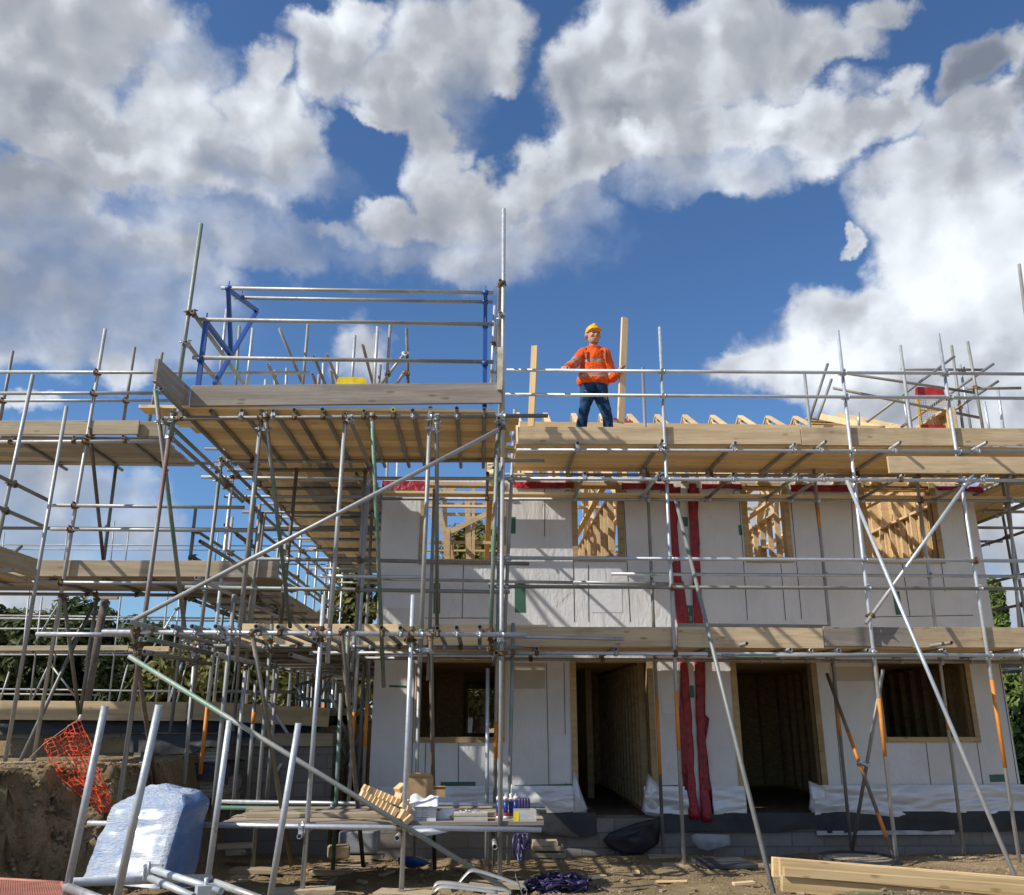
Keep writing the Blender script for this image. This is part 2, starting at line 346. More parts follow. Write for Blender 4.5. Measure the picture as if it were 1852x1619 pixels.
# ------------------------------------------------------------------ mesh builder
W = {}                        # world matrices by object
class MB:
    def __init__(s): s.v = []; s.f = []; s.m = []; s.sm = []
    def face(s, idx, mi=0, sm=False): s.f.append(idx); s.m.append(mi); s.sm.append(sm)
    def box(s, c, size, rot=None, mi=0):
        c = Vector(c); b = len(s.v); hx, hy, hz = (x/2 for x in size)
        for x in (-hx, hx):
            for y in (-hy, hy):
                for z in (-hz, hz):
                    p = Vector((x, y, z)); s.v.append(c + (rot @ p if rot is not None else p))
        for q in ((0,1,3,2),(4,6,7,5),(0,4,5,1),(2,3,7,6),(0,2,6,4),(1,5,7,3)): s.face([b+i for i in q], mi)
        return s
    def aabb(s, x0, x1, y0, y1, z0, z1, mi=0):
        return s.box(((x0+x1)/2, (y0+y1)/2, (z0+z1)/2), (abs(x1-x0), abs(y1-y0), abs(z1-z0)), None, mi)
    def bar(s, p, q, w, h, up=(0, 0, 1), mi=0):
        p = Vector(p); q = Vector(q); d = (q-p); L = d.length; d.normalize()
        u = Vector(up); y = u.cross(d)
        if y.length < 1e-4: y = Vector((1, 0, 0)).cross(d)
        y.normalize(); z = d.cross(y)
        return s.box((p+q)/2, (L, w, h), Matrix((d, y, z)).transposed(), mi)
    def ring(s, c, a, b, n): 
        i0 = len(s.v)
        for k in range(n):
            t = 2*math.pi*k/n; s.v.append(c + a*math.cos(t) + b*math.sin(t))
        return i0
    def bridge(s, i, j, n, mi=0, flip=False):
        for k in range(n):
            q = [i+k, i+(k+1) % n, j+(k+1) % n, j+k]
            s.face(q[::-1] if flip else q, mi, True)
    def cyl(s, p, q, r, n=10, r2=None, cap=True, mi=0):
        p = Vector(p); q = Vector(q); d = (q-p).normalized(); a = d.orthogonal().normalized(); b = d.cross(a)
        r2 = r if r2 is None else r2
        i = s.ring(p, a*r, b*r, n); j = s.ring(q, a*r2, b*r2, n); s.bridge(i, j, n, mi)
        if cap: s.face([i+k for k in range(n)][::-1], mi); s.face([j+k for k in range(n)], mi)
        return s
    def tube(s, p, q, r=.0242, t=.004, n=12, mi=0):
        p = Vector(p); q = Vector(q); d = (q-p).normalized(); a = d.orthogonal().normalized(); b = d.cross(a); ri = r-t
        o1 = s.ring(p, a*r, b*r, n); o2 = s.ring(q, a*r, b*r, n); i2 = s.ring(q, a*ri, b*ri, n); i1 = s.ring(p, a*ri, b*ri, n)
        s.bridge(o1, o2, n, mi); 
        for k in range(n): s.face([o2+k, o2+(k+1) % n, i2+(k+1) % n, i2+k], mi)
        s.bridge(i1, i2, n, mi, True)
        for k in range(n): s.face([o1+(k+1) % n, o1+k, i1+k, i1+(k+1) % n], mi)
        return s
    def poly_tube(s, pts, r, n=6, mi=0, cap=True):
        pts = [Vector(p) for p in pts]; prev = None; ref = None
        for i, c in enumerate(pts):
            d = (pts[min(i+1, len(pts)-1)]-pts[max(i-1, 0)]).normalized()
            ref = d.orthogonal().normalized() if ref is None else (ref - d*ref.dot(d)).normalized()
            rr = r[i] if isinstance(r, (list, tuple)) else r
            j = s.ring(c, ref*rr, d.cross(ref)*rr, n)
            if prev is not None: s.bridge(prev, j, n, mi)
            elif cap: s.face([j+k for k in range(n)][::-1], mi)
            prev = j
        if cap: s.face([prev+k for k in range(n)], mi)
        return s
    def loft(s, rings, n=16, mis=None, cap=True):
        """rings: (centre, a-vector, b-vector)"""
        prev = None
        for k, (c, a, b) in enumerate(rings):
            j = s.ring(Vector(c), Vector(a), Vector(b), n)
            if prev is not None: s.bridge(prev, j, n, mis[k-1] if mis else 0)
            elif cap: s.face([j+i for i in range(n)][::-1], mis[0] if mis else 0)
            prev = j
        if cap: s.face([prev+i for i in range(n)], mis[-1] if mis else 0)
        return s
    def grid(s, fn, nu, nv, mi=0, sm=True):
        b = len(s.v)
        for i in range(nu+1):
            for j in range(nv+1): s.v.append(Vector(fn(i/nu, j/nv)))
        for i in range(nu):
            for j in range(nv):
                k = b+i*(nv+1)+j; s.face([k, k+nv+1, k+nv+2, k+1], mi, sm)
        return s
    def build(s, name, mats, parent=None, M=None, origin=None, label=None):
        if not isinstance(mats, (list, tuple)): mats = [mats]
        if M is None:
            if origin is None:
                xs = [v.x for v in s.v]; ys = [v.y for v in s.v]; zs = [v.z for v in s.v]
                origin = ((min(xs)+max(xs))/2, (min(ys)+max(ys))/2, min(zs))
            M = Matrix.Translation(origin)
        Mi = M.inverted()
        me = bpy.data.meshes.new(name)
        me.from_pydata([Mi @ Vector(v) for v in s.v], [], s.f)
        for m in mats: me.materials.append(m)
        me.polygons.foreach_set('material_index', s.m); me.polygons.foreach_set('use_smooth', s.sm)
        me.update()
        return link(name, me, parent, M, label)
def link(name, data, parent, M, label=None):
    o = bpy.data.objects.new(name, data); COL.objects.link(o)
    if parent is not None:
        o.parent = parent; o.matrix_basis = W[parent].inverted() @ M
    else: o.matrix_basis = M
    W[o] = M.copy()
    if label: o['label'] = label
    return o
def tag(o, label, cat=None, group=None, kind=None):
    o['label'] = label
    if cat: o['category'] = cat
    if group: o['group'] = group
    if kind: o['kind'] = kind
    return o
def thing(name, label, cat, loc, group=None):
    o = link(name, None, None, Matrix.Translation(Vector(loc))); o.empty_display_size = .2
    return tag(o, label, cat, group)
def structure(o): o['kind'] = 'structure'; return o
def board(name, m, parent, c, d, up, L, wid, thick, label=None):
    """plank: centre, length direction, face-normal 'up' (thickness), own local X along the grain"""
    d = Vector(d).normalized(); u = Vector(up); y = u.cross(d).normalized(); z = d.cross(y)
    M = Matrix((d, y, z)).transposed().to_4x4(); M.translation = Vector(c)
    mb = MB(); mb.box((0, 0, 0), (L, wid, thick))
    mb.v = [M @ v for v in mb.v]
    o = mb.build(name, m, parent, M, label=label)
    bv = o.modifiers.new('bevel', 'BEVEL'); bv.width = .003; bv.segments = 1
    return o
def board_px(name, m, parent, u0, vt0, u1, vt1, vb0, Y, thick=.04, Y1=None, label=None):
    a = P(u0, vt0, Y); b = P(u1, vt1, Y1 or Y); a2 = P(u0, vb0, Y); h = (a-a2).length
    d = (b-a); L = d.length; dn = d.normalized(); up = Vector((0, 0, 1)); nrm = dn.cross(up).normalized()
    c = (a+b)/2 - (up - dn*up.dot(dn)).normalized()*h/2 - nrm*(thick/2)
    return board(name, m, parent, c, dn, nrm, L, h, thick, label)
# ------------------------------------------------------------------ scaffold kit
KN = dict(s='standard', l='ledger', t='transom', g='guardrail', b='brace', p='tie_tube')
def coupler(pa, da, pb, db, parent, m, tk=None):
    n = pb-pa; dist = n.length
    if dist < 1e-4: n = da.cross(db)
    n.normalize(); mb = MB()
    for q_, (c, d, sgn) in enumerate(((pa, da, 1), (pb, db, -1))):
        if tk == q_:      # putlog clip: a thin hook over the transom instead of a full clamp
            u_ = n*sgn; u_ = (u_-d*u_.dot(d)).normalized(); w_ = d.cross(u_)
            k0 = mb.ring(c-d*.009, u_*.0275, w_*.0275, 10); k1 = mb.ring(c+d*.009, u_*.0275, w_*.0275, 10); mb.bridge(k0, k1, 10)
            continue
        m_ = n*sgn
        m_ = (m_ - d*m_.dot(d)).normalized(); b = d.cross(m_)
        h = .026
        a0 = mb.ring(c-d*h, m_*.0315, b*.0315, 10); a1 = mb.ring(c+d*h, m_*.0315, b*.0315, 10); mb.bridge(a0, a1, 10)
        i0 = mb.ring(c-d*h, m_*.0245, b*.0245, 10); i1 = mb.ring(c+d*h, m_*.0245, b*.0245, 10)
        for k in range(10):
            mb.face([a0+k, i0+k, i0+(k+1) % 10, a0+(k+1) % 10][::-1]); mb.face([a1+k, i1+k, i1+(k+1) % 10, a1+(k+1) % 10])
        rot = Matrix((d, m_, b)).transposed()
        mb.box(c+b*.039-m_*.004, (.034, .012, .022), rot); mb.box(c-b*.038, (.04, .022, .016), rot)
        mb.cyl(c+b*.041+m_*.026, c+b*.041-m_*.045, .0065, 6)
        mb.cyl(c+b*.041-m_*.012, c+b*.041-m_*.026, .0125, 6)
    mb.box((pa+pb)/2, (.045, max(.012, dist-.04), .045), Matrix((da, n, da.cross(n))).transposed())
    return mb.build('coupler', m, parent, origin=(pa+pb)/2)
class Scaf:
    def __init__(s, name, label, loc, cat='scaffold'):
        s.root = thing(name, label, cat, loc); s.t = []
    def tube(s, kind, col, a, b, bands=(), cp=True, r=.0242):
        a = Vector(a); b = Vector(b); d = (b-a).normalized(); x = d.orthogonal().normalized()
        M = Matrix((x, d.cross(x), d)).transposed().to_4x4(); M.translation = a
        mb = MB(); mb.tube(a, b, r)
        o = mb.build(KN[kind], TC[col], s.root, M)
        for f0, f1 in bands:
            q = MB(); q.tube(a.lerp(b, f0), a.lerp(b, f1), r+.0009, .0006); q.build('paint_band', ORANGE, o, M)
        if cp: s.t.append((a, b, o, kind))
        return o
    def px(s, rows):
        for r in rows:
            k, c, u1, v1, y1, u2, v2, y2 = r[:8]
            a, b = P(u1, v1, y1), P(u2, v2, y2)
            bands = []
            if len(r) > 8:
                for (va, vb) in r[8]: bands.append(((va-v1)/(v2-v1), (vb-v1)/(v2-v1)))
            s.tube(k, c, a, b, bands)
    def rec(s, rows):
        """tubes running away from the viewer: near end seen at (u, v) on height z"""
        for k, c, u, v, z, yend in rows:
            a = PZ(u, v, z); s.tube(k, c, a, (a.x, yend, z))
    def couple(s, rng, rust=.45):
        n = len(s.t)
        for i in range(n):
            for j in range(i+1, n):
                a, b, oa, ca = s.t[i]; c, d, ob, cb = s.t[j]
                u = b-a; v = d-c; w = a-c
                A = u.dot(u); B = u.dot(v); Cc = v.dot(v); D = u.dot(w); E = v.dot(w); den = A*Cc-B*B
                if den < 1e-3*A*Cc:
                    # parallel splice (lapped tubes): put a coupler in the middle of the overlap
                    continue
                sc = (B*E-Cc*D)/den; tc = (A*E-B*D)/den
                la, lb = math.sqrt(A), math.sqrt(Cc)
                if not (-.03/la < sc < 1+.03/la and -.03/lb < tc < 1+.03/lb): continue
                sc = min(max(sc, .04/la), 1-.04/la); tc = min(max(tc, .04/lb), 1-.04/lb)
                pa = a+u*sc; pb = c+v*tc
                if .02 < (pa-pb).length < .115:
                    m = RUST if rng.random() < rust else CPL
                    coupler(pa, u.normalized(), pb, v.normalized(), oa, m, 0 if ca == 't' else 1 if cb == 't' else None)
    def deck(s, m, x0, x1, y0, y1, z, along='x', wid=.225, jit=.03, joints=(), name='decking_board'):
        n = max(1, round((y1-y0 if along == 'x' else x1-x0)/wid)); wid = (y1-y0 if along == 'x' else x1-x0)/n
        cuts = sorted([x0 if along == 'x' else y0, x1 if along == 'x' else y1]+list(joints))
        for i in range(n):
            for c0, c1 in zip(cuts[:-1], cuts[1:]):
                o = (i+.5)*wid; ja = random.uniform(-jit, jit) if c0 == cuts[0] else .003; jb = random.uniform(-jit, jit) if c1 == cuts[-1] else -.003
                if along == 'x': c = ((c0+ja+c1+jb)/2, y0+o, z+.019+random.uniform(0, .003)); d = (1, 0, 0)
                else: c = (x0+o, (c0+ja+c1+jb)/2, z+.019+random.uniform(0, .003)); d = (0, 1, 0)
                board(name, m if not isinstance(m, list) else random.choice(m), s.root, c, d, (0, 0, 1), abs(c1+jb-c0-ja), wid-.006, .038)
rng = random.Random(3)
# ------------------------------------------------------------------ ground
def smooth(a, b, x):
    t = min(max((x-a)/(b-a), 0), 1); return t*t*(3-2*t)
def gh(x, y):
    z = .02 + .13*smooth(12.8, 11.4, y) + .10*smooth(11.2, 9.2, y) + .17*smooth(9.2, 7.6, y)
    far = smooth(13.2, 13.9, y)
    sg = .72*(x+4.95)-.69*(y-8.3)+.22*noise.noise(Vector((x*1.1, y*1.1, 3)))+.10*noise.noise(Vector((x*3.3, y*3.3, 6)))
    e = smooth(.34, -.26, sg)*smooth(-3.45, -3.8, x)
    z = z*(1-e) + 1.34*e
    z = z*(1-far) + (1.7 if x < -2.4 else .1)*far
    near = max(0, 1-abs(y-10)/8)
    z += near*(.07*noise.noise(Vector((x*.9, y*.9, 1))) + .03*noise.noise(Vector((x*3.1, y*3.1, 2))) + .022*noise.noise(Vector((x*9, y*9, 4))))
    if 0.02 < e < .98 and near: z += .12*noise.noise(Vector((x*2.2, y*2.2, 9)))+.07*noise.noise(Vector((x*6, y*6, 5)))
    return z
def axis(lo, hi, st, far, k=1.35):
    a = []; x = lo
    while x <= hi: a.append(x); x += st
    s_ = st; p = a[-1]
    while p < far: s_ *= k; p += s_; a.append(p)
    s_ = st; p = a[0]; pre = []
    while p > -far: s_ *= k; p -= s_; pre.append(p)
    return pre[::-1]+a
gx = axis(-8.5, 8.5, .05, 900); gy = axis(6.8, 14.2, .045, 900)
mb = MB()
for x in gx:
    for y in gy:
        z = gh(x, y); ox = oy = 0
        if -7 < x < -3 and 7 < y < 11:
            st = abs(gh(x+.07, y)-gh(x-.07, y))+abs(gh(x, y+.07)-gh(x, y-.07))
            kk = min(1, st*2.5); q_ = Vector((x*5, y*5, z*7)); o_ = noise.noise(q_)*.14+noise.noise(q_*2.3)*.10+noise.noise(q_*4.7)*.05
            ox, oy = .7*o_*kk, -.7*o_*kk; z += kk*.05*noise.noise(q_*1.7)
        mb.v.append(Vector((x+ox, y+oy, z)))
ny = len(gy)
for i in range(len(gx)-1):
    for j in range(ny-1): k = i*ny+j; mb.face([k, k+ny, k+ny+1, k+1], 0, True)
structure(mb.build('ground', DIRT, origin=(0, 0, 0)))
# rubble
mb = MB()
for i in range(4200):
    if i < 2800: x, y = random.uniform(-4, 7.5), random.uniform(7.8, 12.6)
    else: x, y = random.uniform(-7.5, -3.2), random.uniform(7.6, 11.2)
    r = random.uniform(.005, .015) * (2.4 if random.random() < .06 else 1) * (1.25 if i >= 2800 else 1)
    c = Vector((x, y, gh(x, y)+r*.3)); a = random.random()*3
    q = Matrix.Rotation(a, 3, 'Z')
    b = len(mb.v)
    for dz, rr in ((-.5, .8), (.35, .95), (.8, .45)):
        for k in range(5):
            t = k*1.257+random.uniform(-.3, .3); s_ = rr*random.uniform(.75, 1.2)*r
            mb.v.append(c + q @ Vector((math.cos(t)*s_*1.4, math.sin(t)*s_, dz*r*.7+random.uniform(-.2, .2)*r)))
    for l in (0, 5):
        for k in range(5): mb.face([b+l+k, b+l+(k+1) % 5, b+l+5+(k+1) % 5, b+l+5+k])
    mb.face([b+10+k for k in range(5)])
tag(mb.build('rubble', STONE, origin=(0, 0, 0)), 'loose stones and rubble strewn over the brown dirt', 'rubble', kind='stuff')
mb = MB(); rgc = random.Random(8); nc = 0
while nc < 2100:
    x, y = rgc.uniform(-6.4, -3.4), rgc.uniform(7.4, 9.9)
    if nc > 1900: x, y = rgc.uniform(-3.5, 6), rgc.uniform(8.6, 12.4)
    nc += 1; r = rgc.uniform(.012, .035)*(1.8 if rgc.random() < .1 else 1)*(.7 if nc > 1900 else 1); c = Vector((x, y, gh(x, y)+.1*r)); b = len(mb.v)
    for i_, j_ in ((0, 0), (1, 0), (1, 1), (1, 2), (1, 3), (1, 4), (2, 0), (2, 1), (2, 2), (2, 3), (2, 4), (3, 0)):
        th_ = {0: 0, 1: 1.1, 2: 2.03, 3: 3.14}[i_]; ph_ = j_*1.2566+(.63 if i_ == 2 else 0); k_ = r*rgc.uniform(.6, 1.25)
        mb.v.append(c+Vector((math.sin(th_)*math.cos(ph_)*k_*1.2, math.sin(th_)*math.sin(ph_)*k_, math.cos(th_)*k_*.8)))
    for q in range(5):
        a1, a2 = 1+q, 1+(q+1) % 5; b1, b2 = 6+q, 6+(q+1) % 5
        for f_ in ((0, a1, a2), (a1, b1, a2), (a2, b1, b2), (b1, 11, b2)): mb.face([b+t for t in f_])
tag(mb.build('soil_clods', DIRT, origin=(0, 0, 0)), 'crumbly brown soil clods lying over the bank and ground', 'soil', kind='stuff')
# ------------------------------------------------------------------ trees
def tree(name, label, x, y, z0, h, r, lm, n=5200, group=None, conifer=False, ls=.16, seed=1):
    rg = random.Random(seed)
    t = thing(name, label, 'tree', (x, y, z0), group)
    tk = MB(); c = Vector((x, y, z0))
    pts = [c, c+Vector((.1, 0, h*.3)), c+Vector((-.05, .1, h*.62)), c+Vector((.05, 0, h*.9))]
    tk.poly_tube(pts, [.05*h*.5+.06, .035*h*.5+.04, .05+.01*h, .02], 8)
    cl = []
    if conifer:
        for i in range(34):
            f = i/33; zz = z0+h*(.12+.88*f); rr = r*(1-f)*rg.uniform(.75, 1.1)+.1
            for k in range(5):
                a = rg.random()*6.28; cl.append((Vector((x+math.cos(a)*rr*.6, y+math.sin(a)*rr*.6, zz)), max(.18, rr*.42)))
    else:
        for i in range(15):
            a = rg.random()*6.28; f = rg.uniform(.3, .95); e = pts[1].lerp(pts[3], rg.uniform(.1, .8))
            q = c+Vector((math.cos(a)*r*rg.uniform(.3, .8), math.sin(a)*r*rg.uniform(.3, .8), h*f))
            tk.poly_tube([e, e.lerp(q, .5)+Vector((0, 0, .15)), q], [.05+.008*h, .04, .015], 5)
        for i in range(46):
            a = rg.random()*6.28; u = rg.random()**.5; f = rg.random()
            env = math.sin(math.pi*min(1, .18+.82*f*.95))**.55
            cl.append((c+Vector((math.cos(a)*r*u*env, math.sin(a)*r*u*env, h*(.2+.75*f))), r*rg.uniform(.18, .34)))
    tk.build('trunk', BARK, t)
    cr = MB()
    for i in range(n):
        q, rr = rg.choice(cl)
        d = Vector((rg.gauss(0, 1), rg.gauss(0, 1), rg.gauss(0, 1))).normalized()
        p = q+d*rr*rg.uniform(.45, 1.08)
        nn = (d+Vector((rg.uniform(-1, 1), rg.uniform(-1, 1), rg.uniform(-.4, 1.3)))*.8).normalized()
        a = nn.orthogonal().normalized(); a = Matrix.Rotation(rg.random()*6.28, 3, nn) @ a; b = nn.cross(a)
        s_ = ls*rg.uniform(.55, 1.25); k = len(cr.v)
        cr.v += [p-a*s_, p-b*s_*.5+nn*s_*.12, p+a*s_, p+b*s_*.5+nn*s_*.12]; cr.face([k, k+1, k+2, k+3])
    cr.build('crown', lm, t)
    return t
def tree_px(label, u, vtop, Y, wpx, lm, z0=0, group='trees behind the site', name='leafy_tree', **kw):
    p = P(u, vtop, Y); r = abs(P(u+wpx/2, vtop, Y).x-p.x)
    return tree(name, label, p.x, Y, z0, p.z-z0, r, lm, group=group, **kw)
tree_px('dark leafy tree at the far left edge behind the scaffold', 20, 1108, 27, 210, LEAFD, 1.6, seed=1, n=9000)
tree_px('dark green tree rising behind the leaning telegraph pole', 165, 1106, 28, 250, LEAFD, 1.6, seed=2, n=11000)
tree_px('low dark tree between the pole and the tower of tubes', 262, 1135, 26, 160, LEAFD, 1.6, seed=3, n=7000)
tree_px('olive tree seen below the lowest lift of the tower', 395, 1165, 25, 230, LEAFO, 1.4, seed=4, n=8000)
tree_px('olive tree behind the receding side scaffold', 560, 1150, 24, 240, LEAFO, 1.0, seed=5, n=8000)
tree_px('yellowing tree seen between the side scaffold and the white wall', 640, 1010, 26, 150, LEAFO, .5, seed=6, n=7000, ls=.14)
tree_px('yellow green autumn tree seen through the left windows of the house', 868, 938, 29, 240, LEAFO, .2, seed=7, n=15000, ls=.15)
tree_px('dark tree low behind the black wrapped block wall', 470, 1190, 30, 300, LEAFD, 1.2, seed=12, n=7000)
tree_px('light green conifer beside the right corner of the house', 1885, 1192, 19, 210, LEAFC, 0, name='conifer_tree', seed=8, conifer=True, n=16000, ls=.13, group=None)
tree_px('small pale pine tip poking up at right behind the scaffold', 1797, 1058, 26, 46, LEAFC, 0, name='conifer_tree', seed=9, conifer=True, n=6000, ls=.15, group=None)
tree_px('tall green tree filling the right edge below the lift', 1840, 1215, 23, 150, LEAFC, 0, seed=10, n=9000, ls=.14, group=None)
# telegraph pole
tp = thing('telegraph_pole', 'reddish brown wooden telegraph pole leaning among the trees at left', 'pole', P(150, 1300, 21))
mb = MB(); mb.cyl(P(146, 1320, 21), P(190, 1082, 21), .12, 12, .085); mb.build('shaft', plain('creosoted_wood', (.12, .09, .072), .85, 0, .3, 7, .4), tp)
mb = MB(); mb.bar(P(170, 1080, 20.8), P(214, 1080, 20.8), .1, .1); mb.build('crossarm', OLDW, tp)
# ------------------------------------------------------------------ block walls at left
def wallbox(name, m, x0, x1, y0, y1, z0, z1, parent=None):
    mb = MB(); mb.aabb(x0, x1, y0, y1, z0, z1); return mb.build(name, m, parent, origin=(x0, y0, z0))
lw = thing('block_foundation_wall', 'grey block wall topped with timber and black film behind the earth bank', 'wall', (-5, 13.6, 1.2))
wallbox('wall', BLOCK, -10.5, -2.35, 13.6, 13.85, 0, 1.84, lw)
def film(name, m, parent, x0, x1, y, zt, zb, seed, amp=.05, thick=.012, wav=.09, y2=None, drape=False):
    rg = Vector((seed*3.7, 0, 0)); nu = max(12, int((x1-x0)*(22 if drape else 9))); nv = 18 if drape else 8
    mb = MB()
    def fn(s, t, back=0):
        x = x0+(x1-x0)*s
        b = zb + wav*noise.noise(rg+Vector((x*1.3, 0, 0)))+wav*.5*noise.noise(rg+Vector((x*4, 1, 0)))
        z = zt+(b-zt)*t
        if drape:
            fold = noise.noise(rg+Vector((x*.9, z*6+x*1.1, 0)))+.5*noise.noise(rg+Vector((x*2.0, z*13-x*2, 4)))
            return (x, y-.014-amp*(.6+fold)*(.25+math.sin(math.pi*t))-.04*t*t+back*thick, z)
        yy = (y if y2 is None else y+(y2-y)*t) - .012 - t*amp*(1+noise.noise(rg+Vector((x*2.1, z*3, 0)))) - amp*.5*abs(noise.noise(rg+Vector((x*5, z*7, 2))))
        return (x, yy+back*thick, z)
    mb.grid(fn, nu, nv); mb.grid(lambda s, t: fn(1-s, t, 1), nu, nv)
    return mb.build(name, m, parent)
film('damp_course_film', BLACKM, lw, -10.4, -2.4, 13.6, 1.86, 1.60, 1, .06)
for a, b_ in ((-11, 339), (341, 597)):
    board_px('edge_board', PINE, lw, a, 1267, b_, 1270 if a < 0 else 1281, 1301, 13.42, .045)
mb = MB(); mb.aabb(-10.5, -2.3, 13.5, 24, 1.86, 1.98); mb.build('floor_slab', plain('concrete_slab', (.32, .30, .28), .9), lw)
# dark raised retaining blocks lower right of that wall
w2 = thing('low_block_wall', 'shadowed grey block wall running behind the standards left of the house', 'wall', (-2.6, 13.2, 0))
wallbox('wall', BLOCK, -3.75, -2.1, 13.12, 13.35, 0, 1.45, w2)
wallbox('cap_board', TANW, -3.2, -2.1, 13.04, 13.4, 1.45, 1.62, w2)
# pallets of slabs
def pallet(u, v, Y, lab, h=.55):
    p = P(u, v, Y); t = thing('slab_pallet', lab, 'pallet', p, 'pallets of slabs under black film')
    mb = MB()
    for k in range(3): mb.aabb(p.x-.55+k*.5, p.x-.45+k*.5, p.y-.4, p.y+.4, p.z, p.z+.09)
    for k in range(5): mb.aabb(p.x-.58, p.x+.58, p.y-.42+k*.18, p.y-.30+k*.18, p.z+.0925, p.z+.115)
    mb.build('pallet_base', TANW, t)
    mb = MB()
    for k in range(5): mb.aabb(p.x-.55+random.uniform(-.02, .02), p.x+.55+random.uniform(-.02, .02), p.y-.38, p.y+.38, p.z+.12+k*.045, p.z+.16+k*.045)
    mb.build('slab_stack', plain('pale_slab', (.33, .30, .26), .9, 0, .2), t)
    film('cover_film', BLACKM, t, p.x-.62, p.x+.6, p.y-.42, p.z+.52, p.z+.30, int(u), .05)
    mb = MB(); mb.grid(lambda s, q: (p.x-.62+1.22*s, p.y-.46+.9*q, p.z+.52+.03*noise.noise(Vector((s*5, q*5, u)))), 12, 8); mb.build('cover_top', BLACKM, t)
pallet(345, 1452, 12.6, 'lower pallet of slabs half hidden behind the blue wrapped pack')
pallet(330, 1398, 12.75, 'upper pallet of slabs against the block wall')
# ------------------------------------------------------------------ timber frame house
HX0, HX1, WY, BY = -1.51, 7.76, 12.8, 21.8
FZ, UZ, TZ = .54, 2.92, 5.32
house = thing('timber_frame_house', 'unfinished two storey timber frame house wrapped in pale grey membrane', 'house', (3.1, WY, 0))
def rects(x0, x1, z0, z1, ops):
    xs = sorted({x0, x1, *[o[0] for o in ops], *[o[1] for o in ops]}); zs = sorted({z0, z1, *[o[2] for o in ops], *[o[3] for o in ops]})
    for i in range(len(xs)-1):
        run = None
        for j in range(len(zs)-1):
            cx, cz = (xs[i]+xs[i+1])/2, (zs[j]+zs[j+1])/2
            inside = any(o[0] < cx < o[1] and o[2] < cz < o[3] for o in ops)
            if not inside: run = [zs[j], zs[j+1]] if run is None else [run[0], zs[j+1]]
            if inside or j == len(zs)-2:
                if run: yield xs[i], xs[i+1], run[0], run[1]
                run = None
def op_px(u0, v0, u1, v1, Y=WY):
    a = P(u0, v0, Y); b = P(u1, v1, Y); return (a.x, b.x, b.z, a.z)
W1 = op_px(772, 872, 905, 1012); W2 = op_px(1043, 872, 1121, 1006); W3 = op_px(1347, 873, 1425, 1008); W4 = op_px(1560, 873, 1688, 1010)
W5 = op_px(763, 1190, 903, 1333); D1 = op_px(1041, 1190, 1172, 1475); D2 = op_px(1330, 1190, 1463, 1475); W6 = op_px(1588, 1192, 1752, 1333)
D1 = (D1[0], P(1172, 1260, WY).x, FZ, D1[3]); D2 = (P(1334, 1250, WY).x, P(1470, 1250, WY).x, FZ, D2[3])
W6 = (P(1594, 1260, WY).x, P(1752, 1260, WY).x, W6[2], W6[3]); W4 = (W4[0], P(1688, 940, WY).x, W4[2], W4[3])
FO = [W1, W2, W3, W4, W5, W6, D1, D2]
# membrane skin (proud of the studs), one piece
mb = MB()
for x0, x1, z0, z1 in rects(HX0, HX1, FZ+.02, TZ, FO): mb.aabb(x0, x1, WY, WY+.012, z0, z1)
mb.build('front_wall_membrane', MEMB, house, origin=(0, WY, 0))
mb = MB()
for x0, x1, z0, z1 in rects(HX0+.02, HX1-.02, FZ+.02, TZ-.01, FO): mb.aabb(x0, x1, WY+.014, WY+.026, z0, z1)
mb.build('front_sheathing', OSB, house, origin=(0, WY, 0))
# side walls
BO = [(-.30, .35, 1.35, 2.35), (2.2, 3.4, FZ, 2.5), (5.2, 6.2, 1.4, 2.4)]
bw = P(843, 1237, BY); bw2 = P(905, 1330, BY); BO[0] = (bw.x, bw2.x, bw2.z, bw.z)
mb = MB()
for x0, x1, z0, z1 in rects(HX0, HX1, FZ, UZ-.2, BO): mb.aabb(x0, x1, BY, BY+.03, z0, z1)
mb.aabb(HX0, HX0+.03, WY+.03, BY, FZ, TZ-.02); mb.aabb(HX1-.03, HX1, WY+.03, BY, FZ, TZ-.02)
mb.build('rear_and_side_sheathing', OSB, house, origin=(0, BY, 0))
mb = MB(); mb.aabb(HX1-.03+.034, HX1+.014, WY+.014, BY, FZ, TZ-.02); mb.aabb(HX0-.012, HX0-.002, WY+.014, BY, FZ, TZ-.02); mb.build('side_wall_membrane', MEMB, house, origin=(HX1, WY, 0))
mb = MB(); mb.aabb(HX0+.04, HX1-.04, WY+.03, BY-.01, FZ-.08, FZ); mb.build('floor_slab', plain('dusty_floor', (.13, .10, .075), .8, 0, .3, 4), house)
mb = MB(); mb.aabb(HX0+.04, HX1-.04, WY+.13, BY-.01, UZ-.022, UZ); mb.build('upper_floor', OSB, house)
for i in range(16):
    mb = MB(); y = WY+.45+i*.56; mb.aabb(HX0+.04, HX1-.04, y, y+.045, UZ-.26, UZ-.024); mb.build('floor_joist', DARKW, house)
